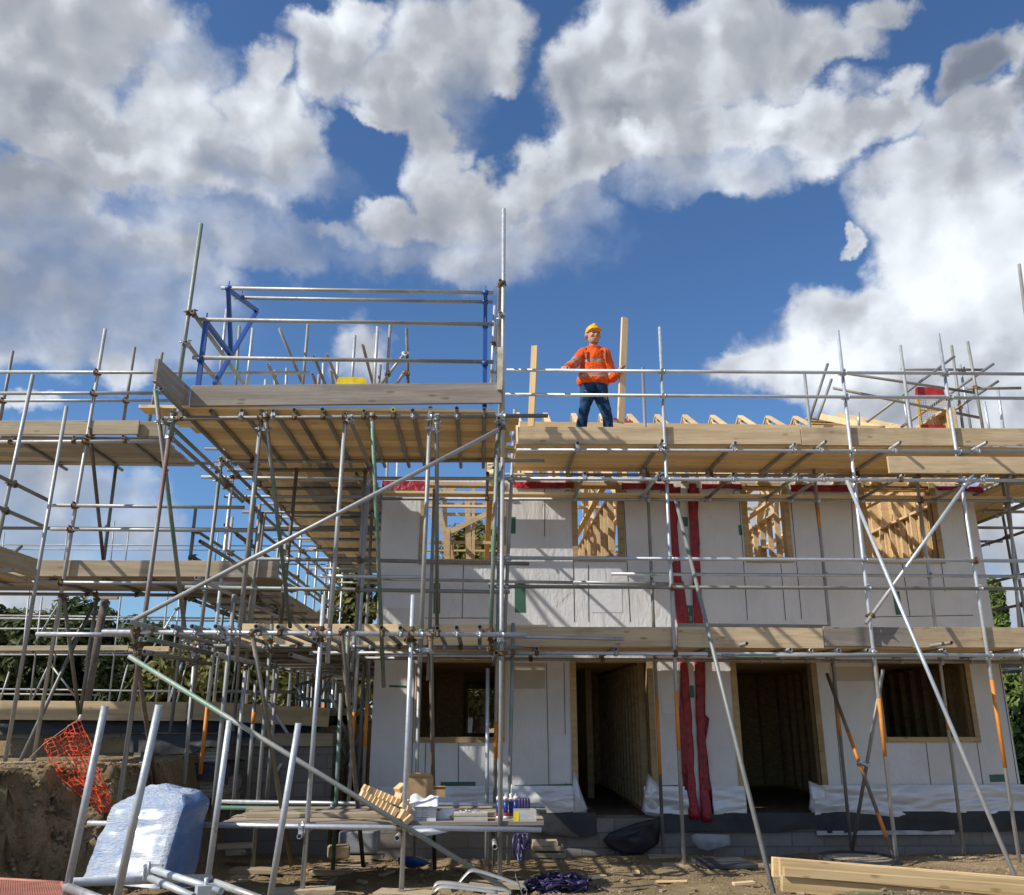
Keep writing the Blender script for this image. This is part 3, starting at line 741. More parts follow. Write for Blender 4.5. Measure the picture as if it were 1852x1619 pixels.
# studs: merged per wall as one framing part each; individual window posts are parts
def framing(name, axis_, pos, a0, a1, z0, z1, m, sp=.6, ops=(), d=.09, w=.04, noggin=None, osb=None, osbside=1, off=0):
    mb = MB()
    def bx(p0, p1, q0, q1):
        if axis_ == 'x': mb.aabb(p0, p1, pos, pos+d, q0, q1)
        else: mb.aabb(pos, pos+d, p0, p1, q0, q1)
    s_ = a0+off
    while s_ < a1-w:
        inter = [o for o in ops if o[0]-.02 < s_+w/2 < o[1]+.02]
        if not inter: bx(s_, s_+w, z0+w, z1-w)
        else:
            o = inter[0]
            if o[2] > z0+.1: bx(s_, s_+w, z0+w, o[2]-w)
            if o[3] < z1-.1: bx(s_, s_+w, o[3]+w, z1-w)
        s_ += sp
    for o in ops:
        bx(o[0]-w-.002, o[0]-.002, z0+w, z1-w-.001); bx(o[1]+.002, o[1]+w+.002, z0+w, z1-w-.001)
        bx(o[0], o[1], o[3], o[3]+w-.002)
        if o[2] > z0+.1: bx(o[0], o[1], o[2]-w+.002, o[2])
    bx(a0, a1, z1-w, z1)
    segs = [(a0, a1)]
    for o in ops:
        if o[2] <= z0+.1:
            ns = []
            for q in segs:
                if q[0] < o[0] < q[1]: ns += [(q[0], o[0]), (o[1], q[1])]
                else: ns.append(q)
            segs = ns
    for q in segs: bx(q[0], q[1], z0, z0+w)
    if noggin:
        s_ = a0+off; k = 0
        while s_ < a1-sp:
            if not any(o[0]-.1 < s_+sp/2 < o[1]+.1 for o in ops): bx(s_+w+.001, s_+sp-.001, noggin+.05*(k % 2), noggin+.05*(k % 2)+w)
            s_ += sp; k += 1
    o = mb.build(name, m, house)
    if osb:
        mb = MB(); e = (d+.002, d+.014) if osbside > 0 else (-.014, -.002)
        if axis_ == 'x': mb.aabb(a0, a1, pos+e[0], pos+e[1], z0, z1)
        else: mb.aabb(pos+e[0], pos+e[1], a0, a1, z0, z1)
        mb.build('partition_board', osb, house)
    return o
# front
framing('front_stud_frame', 'x', WY+.03, HX0+.04, HX1-.04, FZ, UZ-.27, DARKW, ops=[W5, W6, D1, D2])
framing('front_stud_frame', 'x', WY+.03, HX0+.04, HX1-.04, UZ+.002, TZ-.02, STUD, ops=[W1, W2, W3, W4])
# back
framing('rear_stud_frame', 'x', BY-.10, HX0+.04, HX1-.04, FZ, UZ-.27, DARKW, ops=BO)
UB = [(-.9, .1, 3.5, 4.7), (.35, 1.3, 3.5, 4.7), (2.6, 3.6, 3.5, 4.7), (4.6, 5.6, 3.5, 4.7), (6.2, 7.1, 3.5, 4.7)]
framing('rear_stud_frame', 'x', BY-.10, HX0+.04, HX1-.04, UZ+.002, TZ-.02, PINEB, ops=UB, noggin=4.1)
# sides
framing('side_stud_frame', 'y', HX0+.04, WY+.16, BY-.12, FZ, UZ-.27, DARKW, sp=.4)
framing('side_stud_frame', 'y', HX1-.13, WY+.16, BY-.12, FZ, UZ-.27, DARKW, sp=.4)
framing('side_stud_frame', 'y', HX1-.13, WY+.16, BY-.12, UZ+.002, TZ-.02, PINEB, sp=.4)
framing('side_stud_frame', 'y', HX0+.04, WY+.16, BY-.12, UZ+.002, TZ-.02, PINEB, sp=.4)
# partitions upstairs
xp = PX(1108, 940, 1).x
def xat(u, v, Y): return P(u, v, Y).x
framing('partition_stud_frame', 'y', xat(1098, 940, 13.6), 13.5, 17.6, UZ+.002, TZ-.03, PINEB, sp=.45, noggin=4.1)
framing('partition_stud_frame', 'x', 17.7, xat(1098, 940, 13.6)-1.2, xat(1098, 940, 13.6)+3.2, UZ+.002, TZ-.03, PINEB, sp=.6, ops=[(2.3, 3.1, UZ, 5.0)], noggin=4.0)
framing('partition_stud_frame', 'y', xat(1398, 950, 14.6), 14.5, 19.2, UZ+.002, TZ-.03, PINEB, sp=.4, noggin=4.1)
framing('gable_panel', 'y', xat(1690, 950, 13.9), 13.0, 18.5, UZ+.002, 6.75, PINEB, sp=.45, osb=OSB, osbside=1, d=.14)
fw = MB()
for u0, v0, u1, v1, wd in ((803, 870, 807, 1016, .09), (845, 895, 848, 1016, .11), (856, 870, 856, 1016, .06), (889, 870, 891, 1016, .06), (780, 870, 784, 1016, .05)): fw.bar(P(u0, v0, 16.6), P(u1, v1, 16.6), .05, wd, up=(1, 0, 0))
for u0, v0, u1, v1 in ((776, 930, 895, 931), (776, 981, 895, 982), (776, 912, 895, 913)): fw.bar(P(u0, v0, 16.67), P(u1, v1, 16.67), .05, .06)
fw.bar(P(806, 966, 16.55), P(895, 922, 16.55), .04, .10); fw.bar(P(800, 900, 16.5), P(832, 872, 16.5), .04, .10); fw.bar(P(783, 872, 16.5), P(812, 1014, 16.5), .04, .06)
fw.build('inner_window_frame', PINEB, house)
framing('partition_stud_frame', 'x', 15.2, xat(1370, 950, 15.2), xat(1425, 950, 15.2)+.4, UZ+.002, TZ-.5, PINEB, sp=.5, noggin=4.2)
framing('partition_stud_frame', 'y', xat(806, 940, 16.0), 16.0, 19.5, UZ+.002, TZ-.03, PINEB, sp=.6)
# partitions downstairs
framing('partition_stud_frame', 'y', xat(1142, 1300, 14.0), 13.3, 18.0, FZ, UZ-.27, DARKW, sp=.32, osb=OSB, osbside=1)
framing('partition_stud_frame', 'y', xat(1062, 1300, 15.4), 15.4, 19.0, FZ, UZ-.27, DARKW, sp=.4, osb=OSB, osbside=-1)
framing('partition_stud_frame', 'x', 18.2, .6, 3.5, FZ, UZ-.27, DARKW, sp=.4, osb=OSB)
framing('partition_stud_frame', 'y', xat(1462, 1300, 16.0), 13.3, 17.5, FZ, UZ-.27, DARKW, sp=.4, osb=OSB)
framing('partition_stud_frame', 'x', 17.6, 3.2, 7.6, FZ, UZ-.27, DARKW, sp=.4, osb=OSB)
framing('partition_stud_frame', 'x', 16.8, HX0+.1, P(838, 1280, 16.8).x, FZ, UZ-.27, DARKW, sp=.6, osb=OSB)
# opening surrounds: each window a part, frame boards as sub-parts
def surround(name, o, m, w=.085, dp=.13, sill=True, proud=.018, wr=None):
    y0, y1 = WY-proud, WY+dp
    base = MB(); x0, x1, z0, z1 = o
    base.aabb(x0-w, x0, y0, y1, z0-(w if sill else 0), z1)
    f = base.build(name, m, house)
    p = MB(); p.aabb(x1, x1+(wr or w), y0, y1, z0-(w if sill else 0), z1); p.build('jamb', m, f)
    if sill: p = MB(); p.aabb(x0+.001, x1-.001, y0-.006, y1, z0-w, z0); p.build('sill', m, f)
    p = MB(); p.aabb(x0+.001, x1-.001, y0+.02, y1, z1-.05, z1); p.build('head', m, f)
    return f
TAN2 = wood_mat('treated_timber', (.36, .25, .12), (.47, .34, .19), .5, .3)
for o in (W1, W2, W3, W4): surround('window', o, TAN2, .085, .13)
for o in (W5, W6): surround('window', o, TAN2, .075, .13)
for o in (D1, D2): surround('doorway', o, TAN2, .085, .15, sill=False)
# rear window unit seen through the left ground floor window
mb = MB(); o = BO[0]
for a in ((o[0], o[0]+.06, o[2], o[3]), (o[1]-.06, o[1], o[2], o[3]), (o[0]+.06, o[1]-.06, o[2], o[2]+.06), (o[0]+.06, o[1]-.06, o[3]-.12, o[3]), (o[0]+.06, o[1]-.06, (o[2]*.62+o[3]*.38)-.02, (o[2]*.62+o[3]*.38)+.01)):
    mb.aabb(a[0], a[1], BY-.02, BY+.04, a[2], a[3])
mb.build('rear_window_frame', plain('grey_window_frame', (.45, .46, .47), .5), house)
# plinth, black film, skirt
mb = MB(); mb.aabb(HX0-.03, HX1+.05, WY-.03, WY+.3, -.3, FZ-.03); mb.build('block_plinth', BLOCK, house, origin=(HX0, WY, -.06))
def skirt_px(u0, u1, vt, vb, seed):
    a = P(u0, vt, WY); b = P(u1, vt, WY); zb = P((u0+u1)/2, vb, WY).z
    film('membrane_skirt', SKIRT, house, a.x, b.x, WY-.004, a.z, zb, seed, .05, thick=.004, wav=.05, drape=True)
skirt_px(672, 1036, 1422, 1468, 3); skirt_px(1164, 1241, 1422, 1472, 5); skirt_px(1286, 1345, 1422, 1472, 8); skirt_px(1466, 1862, 1420, 1472, 7)
for q_, pts__ in enumerate(([(1036, 1395), (1041, 1397), (1050, 1430), (1062, 1462), (1060, 1472), (1048, 1477), (1034, 1476)], [(1172, 1398), (1166, 1430), (1161, 1466), (1168, 1474), (1186, 1478), (1196, 1476), (1190, 1420)], [(1462, 1412), (1465, 1440), (1463, 1462), (1472, 1474), (1496, 1478), (1494, 1425)])):
    mb = MB(); n_b = len(pts__); pp = [P(u, v, WY-.03) for u, v in pts__]; cc = sum(pp, Vector())/n_b+Vector((0, -.07, 0)); mb.v += pp; 
    for r_ in (.6, .3):
        for p in pp: q = cc.lerp(p, r_); q.y += .03*noise.noise(q*9); mb.v.append(q)
    mb.v.append(cc)
    for k in range(n_b):
        for l in (0, 1): mb.face([l*n_b+k, l*n_b+(k+1) % n_b, (l+1)*n_b+(k+1) % n_b, (l+1)*n_b+k], 0, True)
        mb.face([2*n_b+k, 2*n_b+(k+1) % n_b, 3*n_b], 0, True)
    o = mb.build('membrane_flap', SKIRT, house); o.modifiers.new('solid', 'SOLIDIFY').thickness = .003
def black_px(u0, u1, vt, vb, seed, amp=.05, dy=.05, wav=.06, m=BLACKM, name='damp_course_film'):
    a = P(u0, vt, WY-dy); b = P(u1, vt, WY-dy); zb = P((u0+u1)/2, vb, WY-dy).z
    film(name, m, house, a.x, b.x, WY-dy, a.z, zb, seed, amp, wav=wav)
black_px(965, 1078, 1470, 1508, 11); black_px(1200, 1500, 1471, 1503, 12, .03); black_px(1490, 1870, 1468, 1502, 13, .03)
# torn black sheet hanging below the first doorway
a = P(1120, 1478, WY-.1); mb = MB()
pl = [(1090, 1520), (1100, 1505), (1150, 1488), (1195, 1478), (1196, 1500), (1190, 1525), (1160, 1545), (1125, 1544), (1100, 1532)]
ctr = P(1145, 1512, WY-.25)
def fan(mbx, pts, Y, c, wob, m=0, cr=.035):
    pp = [P(u, v, Y)+Vector((0, wob*noise.noise(Vector((u*.03, v*.03, 1))), 0)) for u, v in pts]
    n = len(pp); b = len(mbx.v)
    rings = [0, .2, .4, .6, .8, 1]
    for r_ in rings[1:]:
        for p in pp: q = Vector(c).lerp(p, r_); q.y += cr*noise.noise(q*4)+cr*.5*noise.noise(q*11); mbx.v.append(q)
    mbx.v.append(Vector(c)); ci = len(mbx.v)-1
    for k in range(n):
        mbx.face([ci, b+k, b+(k+1) % n], m, True)
        for l in range(4): mbx.face([b+l*n+k, b+l*n+n+k, b+l*n+n+(k+1) % n, b+l*n+(k+1) % n], m, True)
ctr = P(1145, 1512, WY-.14); fan(mb, pl, WY-.10, ctr, .12, cr=.10)
o = mb.build('torn_black_sheet', BLACKM, house); sm = o.modifiers.new('solid', 'SOLIDIFY'); sm.thickness = .006
# red cavity film: vertical double strip and pieces under the eaves
def strip(pts, name, m, w0, seed, z_up=None, thick=.05):
    """vertical padded strip through pixel points (u, v) on the wall"""
    mb = MB(); n = 40
    cs = []
    for i in range(n+1):
        f = i/n*(len(pts)-1); k = min(int(f), len(pts)-2); g = f-k
        u = pts[k][0]*(1-g)+pts[k+1][0]*g; v = pts[k][1]*(1-g)+pts[k+1][1]*g
        cs.append(P(u, v, WY-.004))
    rings = []
    for i, c in enumerate(cs):
        w = w0*(1+.18*noise.noise(Vector((seed, c.z*4, 0)))); t = thick*(1+.35*noise.noise(Vector((seed, c.z*7, 3))))
        lo = smooth(.9, .6, c.z)
        rings.append((c+Vector((.012*noise.noise(Vector((seed, c.z*3, 8))), -t*.5-.045*lo, 0)), Vector((w*(.82+.18*lo), 0, 0)), Vector((0, t*.5+.03*lo, 0))))
    mb.loft(rings, 14); return mb.build(name, m, house)
strip([(1211, 876), (1221, 1000), (1231, 1128)], 'red_cavity_barrier', REDM, .075, 1)
strip([(1252, 876), (1258, 1000), (1262, 1128)], 'red_cavity_barrier', REDM, .075, 2)
strip([(1235, 1192), (1243, 1300), (1253, 1480)], 'red_cavity_barrier', REDM, .075, 3)
strip([(1263, 1192), (1266, 1300), (1276, 1484)], 'red_cavity_barrier', REDM, .078, 4)
def redloose(pts, Y=WY-.012, dz=.02, m=REDL, name='red_film_flap'):
    mb = MB(); c = sum((P(u, v, Y) for u, v in pts), Vector())/len(pts)+Vector((0, -.05, 0)); fan(mb, pts, Y-dz, c, .03)
    o = mb.build(name, m, house); s_ = o.modifiers.new('solid', 'SOLIDIFY'); s_.thickness = .004
redloose([(1204, 884), (1232, 880), (1226, 940), (1222, 985), (1212, 960), (1206, 920)])
redloose([(1243, 884), (1264, 882), (1262, 930), (1266, 985), (1258, 1020), (1264, 1048), (1250, 1020), (1246, 940)])
redloose([(1262, 1190), (1275, 1195), (1273, 1290), (1283, 1300), (1274, 1350), (1282, 1430), (1292, 1480), (1276, 1482), (1266, 1400), (1262, 1300)])
redloose([(1232, 1192), (1228, 1300), (1234, 1400), (1240, 1450), (1236, 1470), (1262, 1478), (1252, 1400), (1242, 1300)])
redloose([(1222, 1050), (1236, 1052), (1246, 1128), (1228, 1128)]); redloose([(1252, 1055), (1266, 1058), (1272, 1128), (1254, 1128)])
for u0, u1, vb in ((692, 768, 888), (928, 1037, 884), (1124, 1205, 886), (1268, 1340, 886), (1428, 1538, 890), (1690, 1772, 890)):
    a = P(u0, 866, WY-.01); b = P(u1, 866, WY-.01); zb = P(u0, vb, WY).z
    film('red_eaves_film', REDM, house, a.x, b.x, WY-.008, TZ+.01, zb, u0, .03, wav=.03)
def patch_px(u0, v0, u1, v1, m, dy=.0035):
    a = P(u0, v0, WY-dy); b = P(u1, v1, WY-dy); q = MB(); q.aabb(a.x, b.x, WY-dy-.001, WY-dy, b.z, a.z); q.build('membrane_patch', m, house, origin=(0, WY, 0))
PB = plain('beige_membrane', (.47, .42, .36), .5, 0, .06, 3, .3); PG = plain('light_membrane', (.66, .66, .68), .4, 0, .05, 3, .5, .5, .04)
patch_px(930, 1199, 986, 1246, PB); patch_px(1068, 1060, 1126, 1108, PG); patch_px(696, 1056, 762, 1100, PG); patch_px(1194, 1200, 1232, 1290, PG); patch_px(1500, 1206, 1585, 1232, PB); patch_px(996, 1330, 1032, 1416, PG, .0045)
# black stud-marking lines, green tapes, cut lines: thin strips proud of the membrane
def tape(u0, v0, u1, v1, w=.009, m=TAPEB, name='stud_marking_line'):
    a = P(u0, v0, WY-.0025); b = P(u1, v1, WY-.0025)
    mb = MB(); mb.bar(a, b, .003, w, up=(0, 0, 1) if abs(a.x-b.x) > abs(a.z-b.z) else (1, 0, 0)); mb.build(name, m, house)
for r in [(763,880,757,1012),(838,1022,836,1118),(985,882,985,970),(1034,882,1039,1125),(1128,905,1140,1125),(1064,1022,1065,1125),(1337,905,1352,1122),(1412,1020,1421,1122),
          (1429,890,1450,1120),(1540,905,1545,1010),(1632,1020,1646,1115),(1703,1020,1709,1070),(1472,890,1500,1125),(1740,905,1752,990),(750,1199,744,1420),(829,1343,829,1420),
          (988,1199,993,1423),(1020,1199,1024,1423),(1034,1199,1037,1420),(1179,1199,1190,1418),(1321,1199,1334,1300),(1474,1208,1494,1424),(1503,1200,1523,1420),(1674,1338,1684,1420),
          (1766,1338,1778,1419),(1807,1199,1841,1418),(768,1118,890,1118),(1582,1116,1760,1113),(770,1345,768,1418)]:
    tape(*r)
for r in [(926,935,926,965,.11),(940,1050,941,1108,.16),(704,1241,735,1242,.03),(797,1418,860,1418,.055),(930,1422,1036,1420,.03),(1186,1422,1236,1421,.02),(790,1055,790,1110,.1),
          (1620,1070,1627,1112,.11),(1790,1408,1820,1407,.10),(1210,965,1211,982,.05),(1338,950,1340,968,.05),(1237,935,1237,952,.12),(1245,1095,1246,1128,.12),(1251,1240,1252,1262,.06)]:
    tape(*r[:4], w=r[4], m=TAPEG, name='green_tape')
def letters(txt, u, v, size, m=TAPEG, Y=WY-.003, parent=house):
    cu = bpy.data.curves.new('letters', 'FONT'); cu.body = txt; cu.size = size; cu.extrude = .0012; cu.align_x = 'CENTER'; cu.align_y = 'CENTER'
    ob = bpy.data.objects.new('tmp', cu); COL.objects.link(ob); dg = bpy.context.evaluated_depsgraph_get()
    me = bpy.data.meshes.new_from_object(ob.evaluated_get(dg)); bpy.data.objects.remove(ob)
    me.materials.clear(); me.materials.append(m)
    M = Matrix.Translation(P(u, v, Y)) @ Matrix.Rotation(R_(90), 4, 'X')
    return link('printed_letters', me, parent, M)
for t_, u, v in (('C', 1026, 893), ('B', 1129, 894), ('C', 1199, 893), ('3', 1264, 894), ('C', 1331, 892)): letters(t_, u, v, .15)
letters('13', 1246, 1119, .10, plain('white_print', (.5, .5, .5), .5), WY-.006)
letters('I', 1245, 1104, .08, MATS['white_print'], WY-.006)
# roof trusses
RY, RZ = 17.2, 0
RZ = P(1238, 751.5, RY).z
def truss(x, front=True):
    mb = MB(); e0, e1 = 12.62, 21.9; pit = (RZ-5.36)/(RY-e0)
    rb = MB()
    rb.bar((x, e0, 5.36), (x, RY, RZ), .042, .10, up=(1, 0, 0)); rb.bar((x, e1, 5.36), (x, RY+.0, RZ), .0415, .10, up=(1, 0, 0))
    o = rb.build('roof_truss', PINEB, house)
    ch = MB(); ch.bar((x, e0, 5.37), (x, e1, 5.37), .0405, .10, up=(1, 0, 0)); ch.build('bottom_chord', PINEB, o)
    wb = MB()
    zz = lambda y: 5.36+pit*(y-e0) if y < RY else RZ-(RZ-5.36)/(e1-RY)*(y-RY)
    for ya, yb in ((14.3, 15.0), (15.6, 15.0), (15.6, RY), (18.8, RY), (18.8, 19.4), (20.2, 19.4)):
        a = (x, ya, 5.41); b = (x, yb, zz(yb)-.06)
        wb.bar(a, b, .038, .075, up=(1, 0, 0))
    wb.build('web', PINEB, o)
    pl = MB(); pl.aabb(x-.024, x+.024, RY-.13, RY+.13, RZ-.16, RZ-.05); pl.build('nail_plate', plain('nail_plate', (.25, .26, .28), .5, .5), o)
x0t = P(1238.5, 751.5, RY).x; sp_ = (P(1438, 751.5, RY).x-x0t)/4
k = -7
while True:
    x = x0t+sp_*k
    if x > P(1445, 752, RY).x: break
    if x > HX0: truss(x)
    k += 1
# lower raking rafters right of the last full truss
for q, (u, v) in enumerate(((1481, 753), (1516, 751.5))):
    a = P(u, v, RY-1.4+q*.3); mb = MB(); mb.bar(a, (a.x+1.35, a.y-1.6, a.z-1.0), .05, .12); o = mb.build('hip_rafter', PINEB, house)
for q in range(4):
    mb = MB(); a = P(1458+q*4, 757+q*5, 16.3); mb.bar(a, a+Vector((1.1, .0, -.03)), .12, .03); mb.build('valley_board', OSB, house)
for y_ in (15.0, 19.4): mb = MB(); mb.bar((HX0, y_, 5.46), (5.2, y_, 5.46), .09, .04); mb.build('roof_bracing', PINEB, house)
# wall plate line seen just above the toe board
mb = MB(); a = P(940, 768, 13.6); b = P(1600, 770, 13.6); mb.bar((a.x, 13.6, a.z-.03), (b.x, 13.6, a.z-.03), .04, .16); mb.build('eaves_board', PINEB, house)
mb = MB()
a = P(1118, 757, 15.2); b = P(1147, 772, 13.8); n_ = Vector((.25, 0, 0))
mb.grid(lambda s, t: tuple(a.lerp(b, s)+n_*(t-.5)+Vector((0, 0, .05*noise.noise(Vector((s*9, t*5, 0))))),), 16, 8); mb.build('red_roof_film', REDL, house)
# ------------------------------------------------------------------ main scaffold along the facade
M_ = Scaf('scaffold', 'two lift tube scaffold with timber toe boards along the front of the house', (3.5, 11.2, .15))
O, O1, I, I1 = 11.2, 11.14, 12.42, 12.36
M_.px([
 ('s','g',1193,592,O,1237,1562,O,[(1288,1386)]), ('s','g',1515,598,O,1622,1558,O,[(1300,1395)]), ('s','g',1697,604,O,1846,1571,O,[(1270,1415)]),
 ('s','d',1162,665,I,1200,1546,I,[(1290,1420)]), ('s','y',1455,675,I,1540,1539,I,[(947,985),(1300,1355)]), ('s','y',1628,625,I,1744,1549,I,[(1310,1350)]),
 ('s','y',1843,478,O,1905,960,O), ('s','y',1812,760,I,1875,1500,I),
 ('s','d',905,812,O,893,1575,O,[(1330,1392)]), ('s','y',931,741,O+.03,910,1200,O+.03), ('s','e',928,1127,O+.02,919,1560,O+.02),
 ('g','g',916,669.5,O1,1900,677,O1), ('g','g',914,713.5,O1,1900,721,O1),
 ('l','g',934,814,O1,1900,817,O1), ('l','d',880,858,I1,1900,862,I1),
 ('l','g',640,865,O1-.01,1900,869.5,O1-.01), ('l','y',685,902,I1,1900,906,I1),
 ('g','g',885,1009,O1,1900,1015,O1), ('g','g',1105,1038,I1,1900,1043,I1), ('g','y',640,1046,I1,1037,1054,I1), ('g','y',1037,1053,I1-.05,1237,1057,I1-.05), ('g','d',884,1061,O1,1900,1065,O1),
 ('l','g',918,1181,O1,1900,1186,O1), ('l','y',560,1190,I1,1900,1198,I1),
 ('l','e',1306,1186,10.3,1657,1185.5,10.3),
 ('b','e',1222,904,11.12,1403,1632,8.75), ('b','g',1532,870,11.1,1836,1586,9.5), ('b','g',1761,856,11.13,1566,1128,11.13),
 ('b','b',1495.5,1218.6,12.3,1620.5,1562,11.3,[(1335,1410),(1480,1520)]), ('b','d',1597,1211,11.3,1541,1539,12.3),
 ('g','g',885,1150,11.0,1128,1156,11.0),
])
ZU = P(1330, 801, 11.05).z; ZL = 2.683; Z2 = 5.015
M_.rec([('t','d',1045,801,ZU,12.62),('t','d',1198,797,ZU,12.62),('t','d',1330.5,801,ZU,12.62),('t','y',1438,803.6,ZU,12.62),('t','y',1494,798.5,ZU,12.62),('t','y',1629,800,ZU,12.62),('t','y',1785.6,800,ZU,12.62)])
M_.rec([('t',c,u,v,Z2,12.62) for u,v,c in ((882,856,'d'),(1058,856,'d'),(1193,856,'y'),(1327,857,'b'),(1444.5,857.3,'d'),(1492,858,'d'),(1634,859,'d'),(1784,860,'d'))])
M_.rec([('t','y',u,v,ZL,12.6) for u,v in ((971,1173),(1114,1174),(1282,1175),(1430,1175),(1467.5,1176),(1518,1176),(1570,1176),(1708,1176),(1849,1176))])
M_.rec([('p','e',1351,1164,2.745,12.6),('p','r',1721.5,1162.5,2.745,12.6)])
XR = 9.3
zdU = ZU+.026; zdL = ZL+.026
j1 = P(1447, 800, 11.6).x
M_.deck(DECK, P(934, 814, 11.3).x, XR, 11.30, 12.68, zdU, joints=(j1,))
M_.deck(DECK, P(690, 1185, 11.3).x, XR, 11.30, 12.68, zdL, joints=(P(1225, 1180, 11.5).x,))
M_.deck(DECK, P(690, 905, 12.4).x, XR, 12.43, 12.64, 5.045)
# toe boards
tb = 11.235
for a in ((937,772,1446,773,803,tb,PINE),(1448,773,1900,775,805,tb,PINE),(1605,825,1900,827,855,tb-.14,PINE)):
    board_px('toe_board', a[6], M_.root, a[0], a[1], a[2], a[3], a[4], a[5], .038)
for a in ((908,1134,1222,1134,1170,tb,PINE),(1224,1134,1487,1136,1171,tb,PINE),(1646,1135,1905,1135,1171,tb,PINE),(1489,1133,1652,1135,1168,tb-.0,OLDW),(1226,1127,1500,1130,1140,tb+.3,OLDW)):
    board_px('toe_board', a[6], M_.root, a[0], a[1], a[2], a[3], a[4], a[5], .038)
board_px('toe_board', DECK, M_.root, 432, 1128, 992, 1130, 1168, 11.30, .038)
M_.couple(rng, .18)
# tubes and loading sign frame on the right, beyond the roof end
T2 = Scaf('scaffold', 'tangle of tubes at roof level holding a red and yellow mesh gate', (7, 15, 3))
T2.px([('s','d',1628,625,13.2,1651,795,13.2),('s','d',1721,625,13.6,1745,800,13.6),('s','d',1750,618,12.9,1782,800,12.9),('s','g',1804,700,13.6,1818,800,13.6),('s','g',1780,727,14,1793,800,14),
 ('g','d',1528,675,12.7,1766,711,13.1),('g','d',1507,702,12.8,1771,755.5,13.1),('b','d',1568,763,13.5,1726,644.5,13.3),('b','e',1630,773,13.6,1797,658,13.2),('b','d',1684,769,13.8,1806,689,13.2),
 ('g','d',1748,703,12.95,1846,702,12.95),('b','d',1497,658,13.8,1464,760,13.8),('b','d',1504,686,13.5,1478,760,13.5),('s','g',1552,746,14,1554,775,14),('s','g',1634,715,14,1645,790,14),('s','g',1736,660,14.2,1760,800,14.2),('g','d',1630,668,14.1,1780,669,14.1)])
T2.couple(rng, .7)
# return scaffold down the right gable
S3 = Scaf('scaffold', 'scaffold with boarded lifts running back along the right gable end', (8.4, 15, .1))
for X in (8.15, 9.35):
    for Y in (12.6, 14.6, 16.6, 18.6, 20.6): S3.tube('s', 'd', (X, Y, 0), (X, Y, 6.7 if X > 9 else 5.6))
    for z in (5.37, 4.9, 2.6): S3.tube('l', 'd', (X+.055, 12.2, z), (X+.055, 21, z))
for z in (3.2, 3.7, 4.2, 6.0, 6.5): S3.tube('g', 'd', (9.35+.055, 12.2, z), (9.35+.055, 21, z))
for z in (5.42, 4.95, 2.65):
    for Y in (12.9, 14.1, 15.3, 16.5, 17.7, 18.9, 20.1): S3.tube('t', 'y', (7.95, Y, z), (9.7, Y, z))
S3.deck(DECK, 8.2, 9.35, 12.75, 20.8, 5.446, 'y', joints=(16.6,)); S3.deck(DECK, 8.2, 9.35, 12.75, 20.8, 2.68, 'y', joints=(16.6,)); S3.deck(DECK, 8.0, 8.42, 12.8, 20.8, 4.98, 'y')
S3.couple(rng, .5)
# ------------------------------------------------------------------ loading tower
L = Scaf('loading_tower', 'tall loading bay scaffold tower with boarded platform in front of the house', (-1.6, 9.1, .4))
F = 9.1
L.px([
 ('s','e',364,405,F,309,792,F), ('s','r',308,775,F+.05,216,1450,F+.05),
 ('s','g',911,378,F,909,850,F), ('s','y',909,828,F,904,1592,F),
 ('s','g',895,553,F+1.75,887,733,F+1.75),
 ('s','d',474,741,F,427,1198,F), ('s','e',424,1075,F,374,1590,F),
 ('s','y',626,739,F,592,1200,F), ('s','g',586,1076,F,547,1606,F),
 ('s','y',778.5,736,F,759.5,1198,F), ('s','g',747,1076,F,726,1610,F),
 ('b','n',479.5,746,F-.12,525,1135,F+1.4), ('b','n',673,746,F-.12,694,1243,F+1.3), ('b','e',790,755,F-.1,790.5,1140,F+1.9), ('s','d',786,884,F+1.9,774,1231,F+1.9),
 ('b','b',455,1140,F-.1,527,1565,F+1.2), ('b','b',617,1137,F-.1,657,1566,F+1.5), ('b','b',779,1144,F-.12,786,1572,F+1.6), ('b','b',239,1136,F-.1,282,1420,F+1.4),
 ('b','n',281,705,F-.15,337,1161,F+1.5), ('s','n',901,768,F+.1,886,1180,F+.12),
 ('l','d',298,757,F-.058,991,752,F-.058), ('l','d',395,834,10.9,985,833,10.9),
 ('l','g',185,1143,F-.058,951,1148,F-.058), ('g','g',66,1147,F+.15,250,1148,F+.15), ('l','e',336,1168,10.94,945,1171.5,10.94), ('l','y',560,1181,11.3,985,1182,11.3),
 ('b','y',902,777,F-.17,232,1127,F-.12), ('b','e',233,1187,F-.12,922,1612,F-.12),
 ('s','e',401,826,10.9,344,1300,10.9), ('s','g',421,858,11.3,362,1400,11.3,[(1285,1400)]), ('s','d',474,926,11.2,449,1127,11.2), ('s','y',478,930,11.6,440,1240,11.6), ('s','b',537,847,10.9,508,1128,10.9),
 ('s','d',661,847,10.92,644,1140,10.92), ('s','g',667,865,11.3,630,1460,11.3,[(1302,1348)]),
 ('s','y',353,1180,10.9,333,1418,10.9), ('s','y',445,1202,10.9,418,1500,10.9), ('s','y',463,1231,11.4,446,1470,11.4,[(1290,1312)]), ('s','e',492,1129,10.8,457,1568,10.8), ('s','d',502,1209,11.2,482,1455,11.2),
 ('s','n',617,1254,10.6,602,1572,10.6), ('s','d',667,1195,12.3,655,1470,12.3,[(1275,1355)]), ('s','y',759,1197,11.0,749,1578,11.0), ('s','g',882,1209,11.3,880,1568,11.3),
 ('s','n',629,1150,F+.9,627,1230,F+.9), ('s','e',641,1150,11,636,1215,11), ('s','n',338,1155,10.6,345,1206,10.6), ('s','d',356,1162,10.9,352,1190,10.9),
])
ZT = 5.122
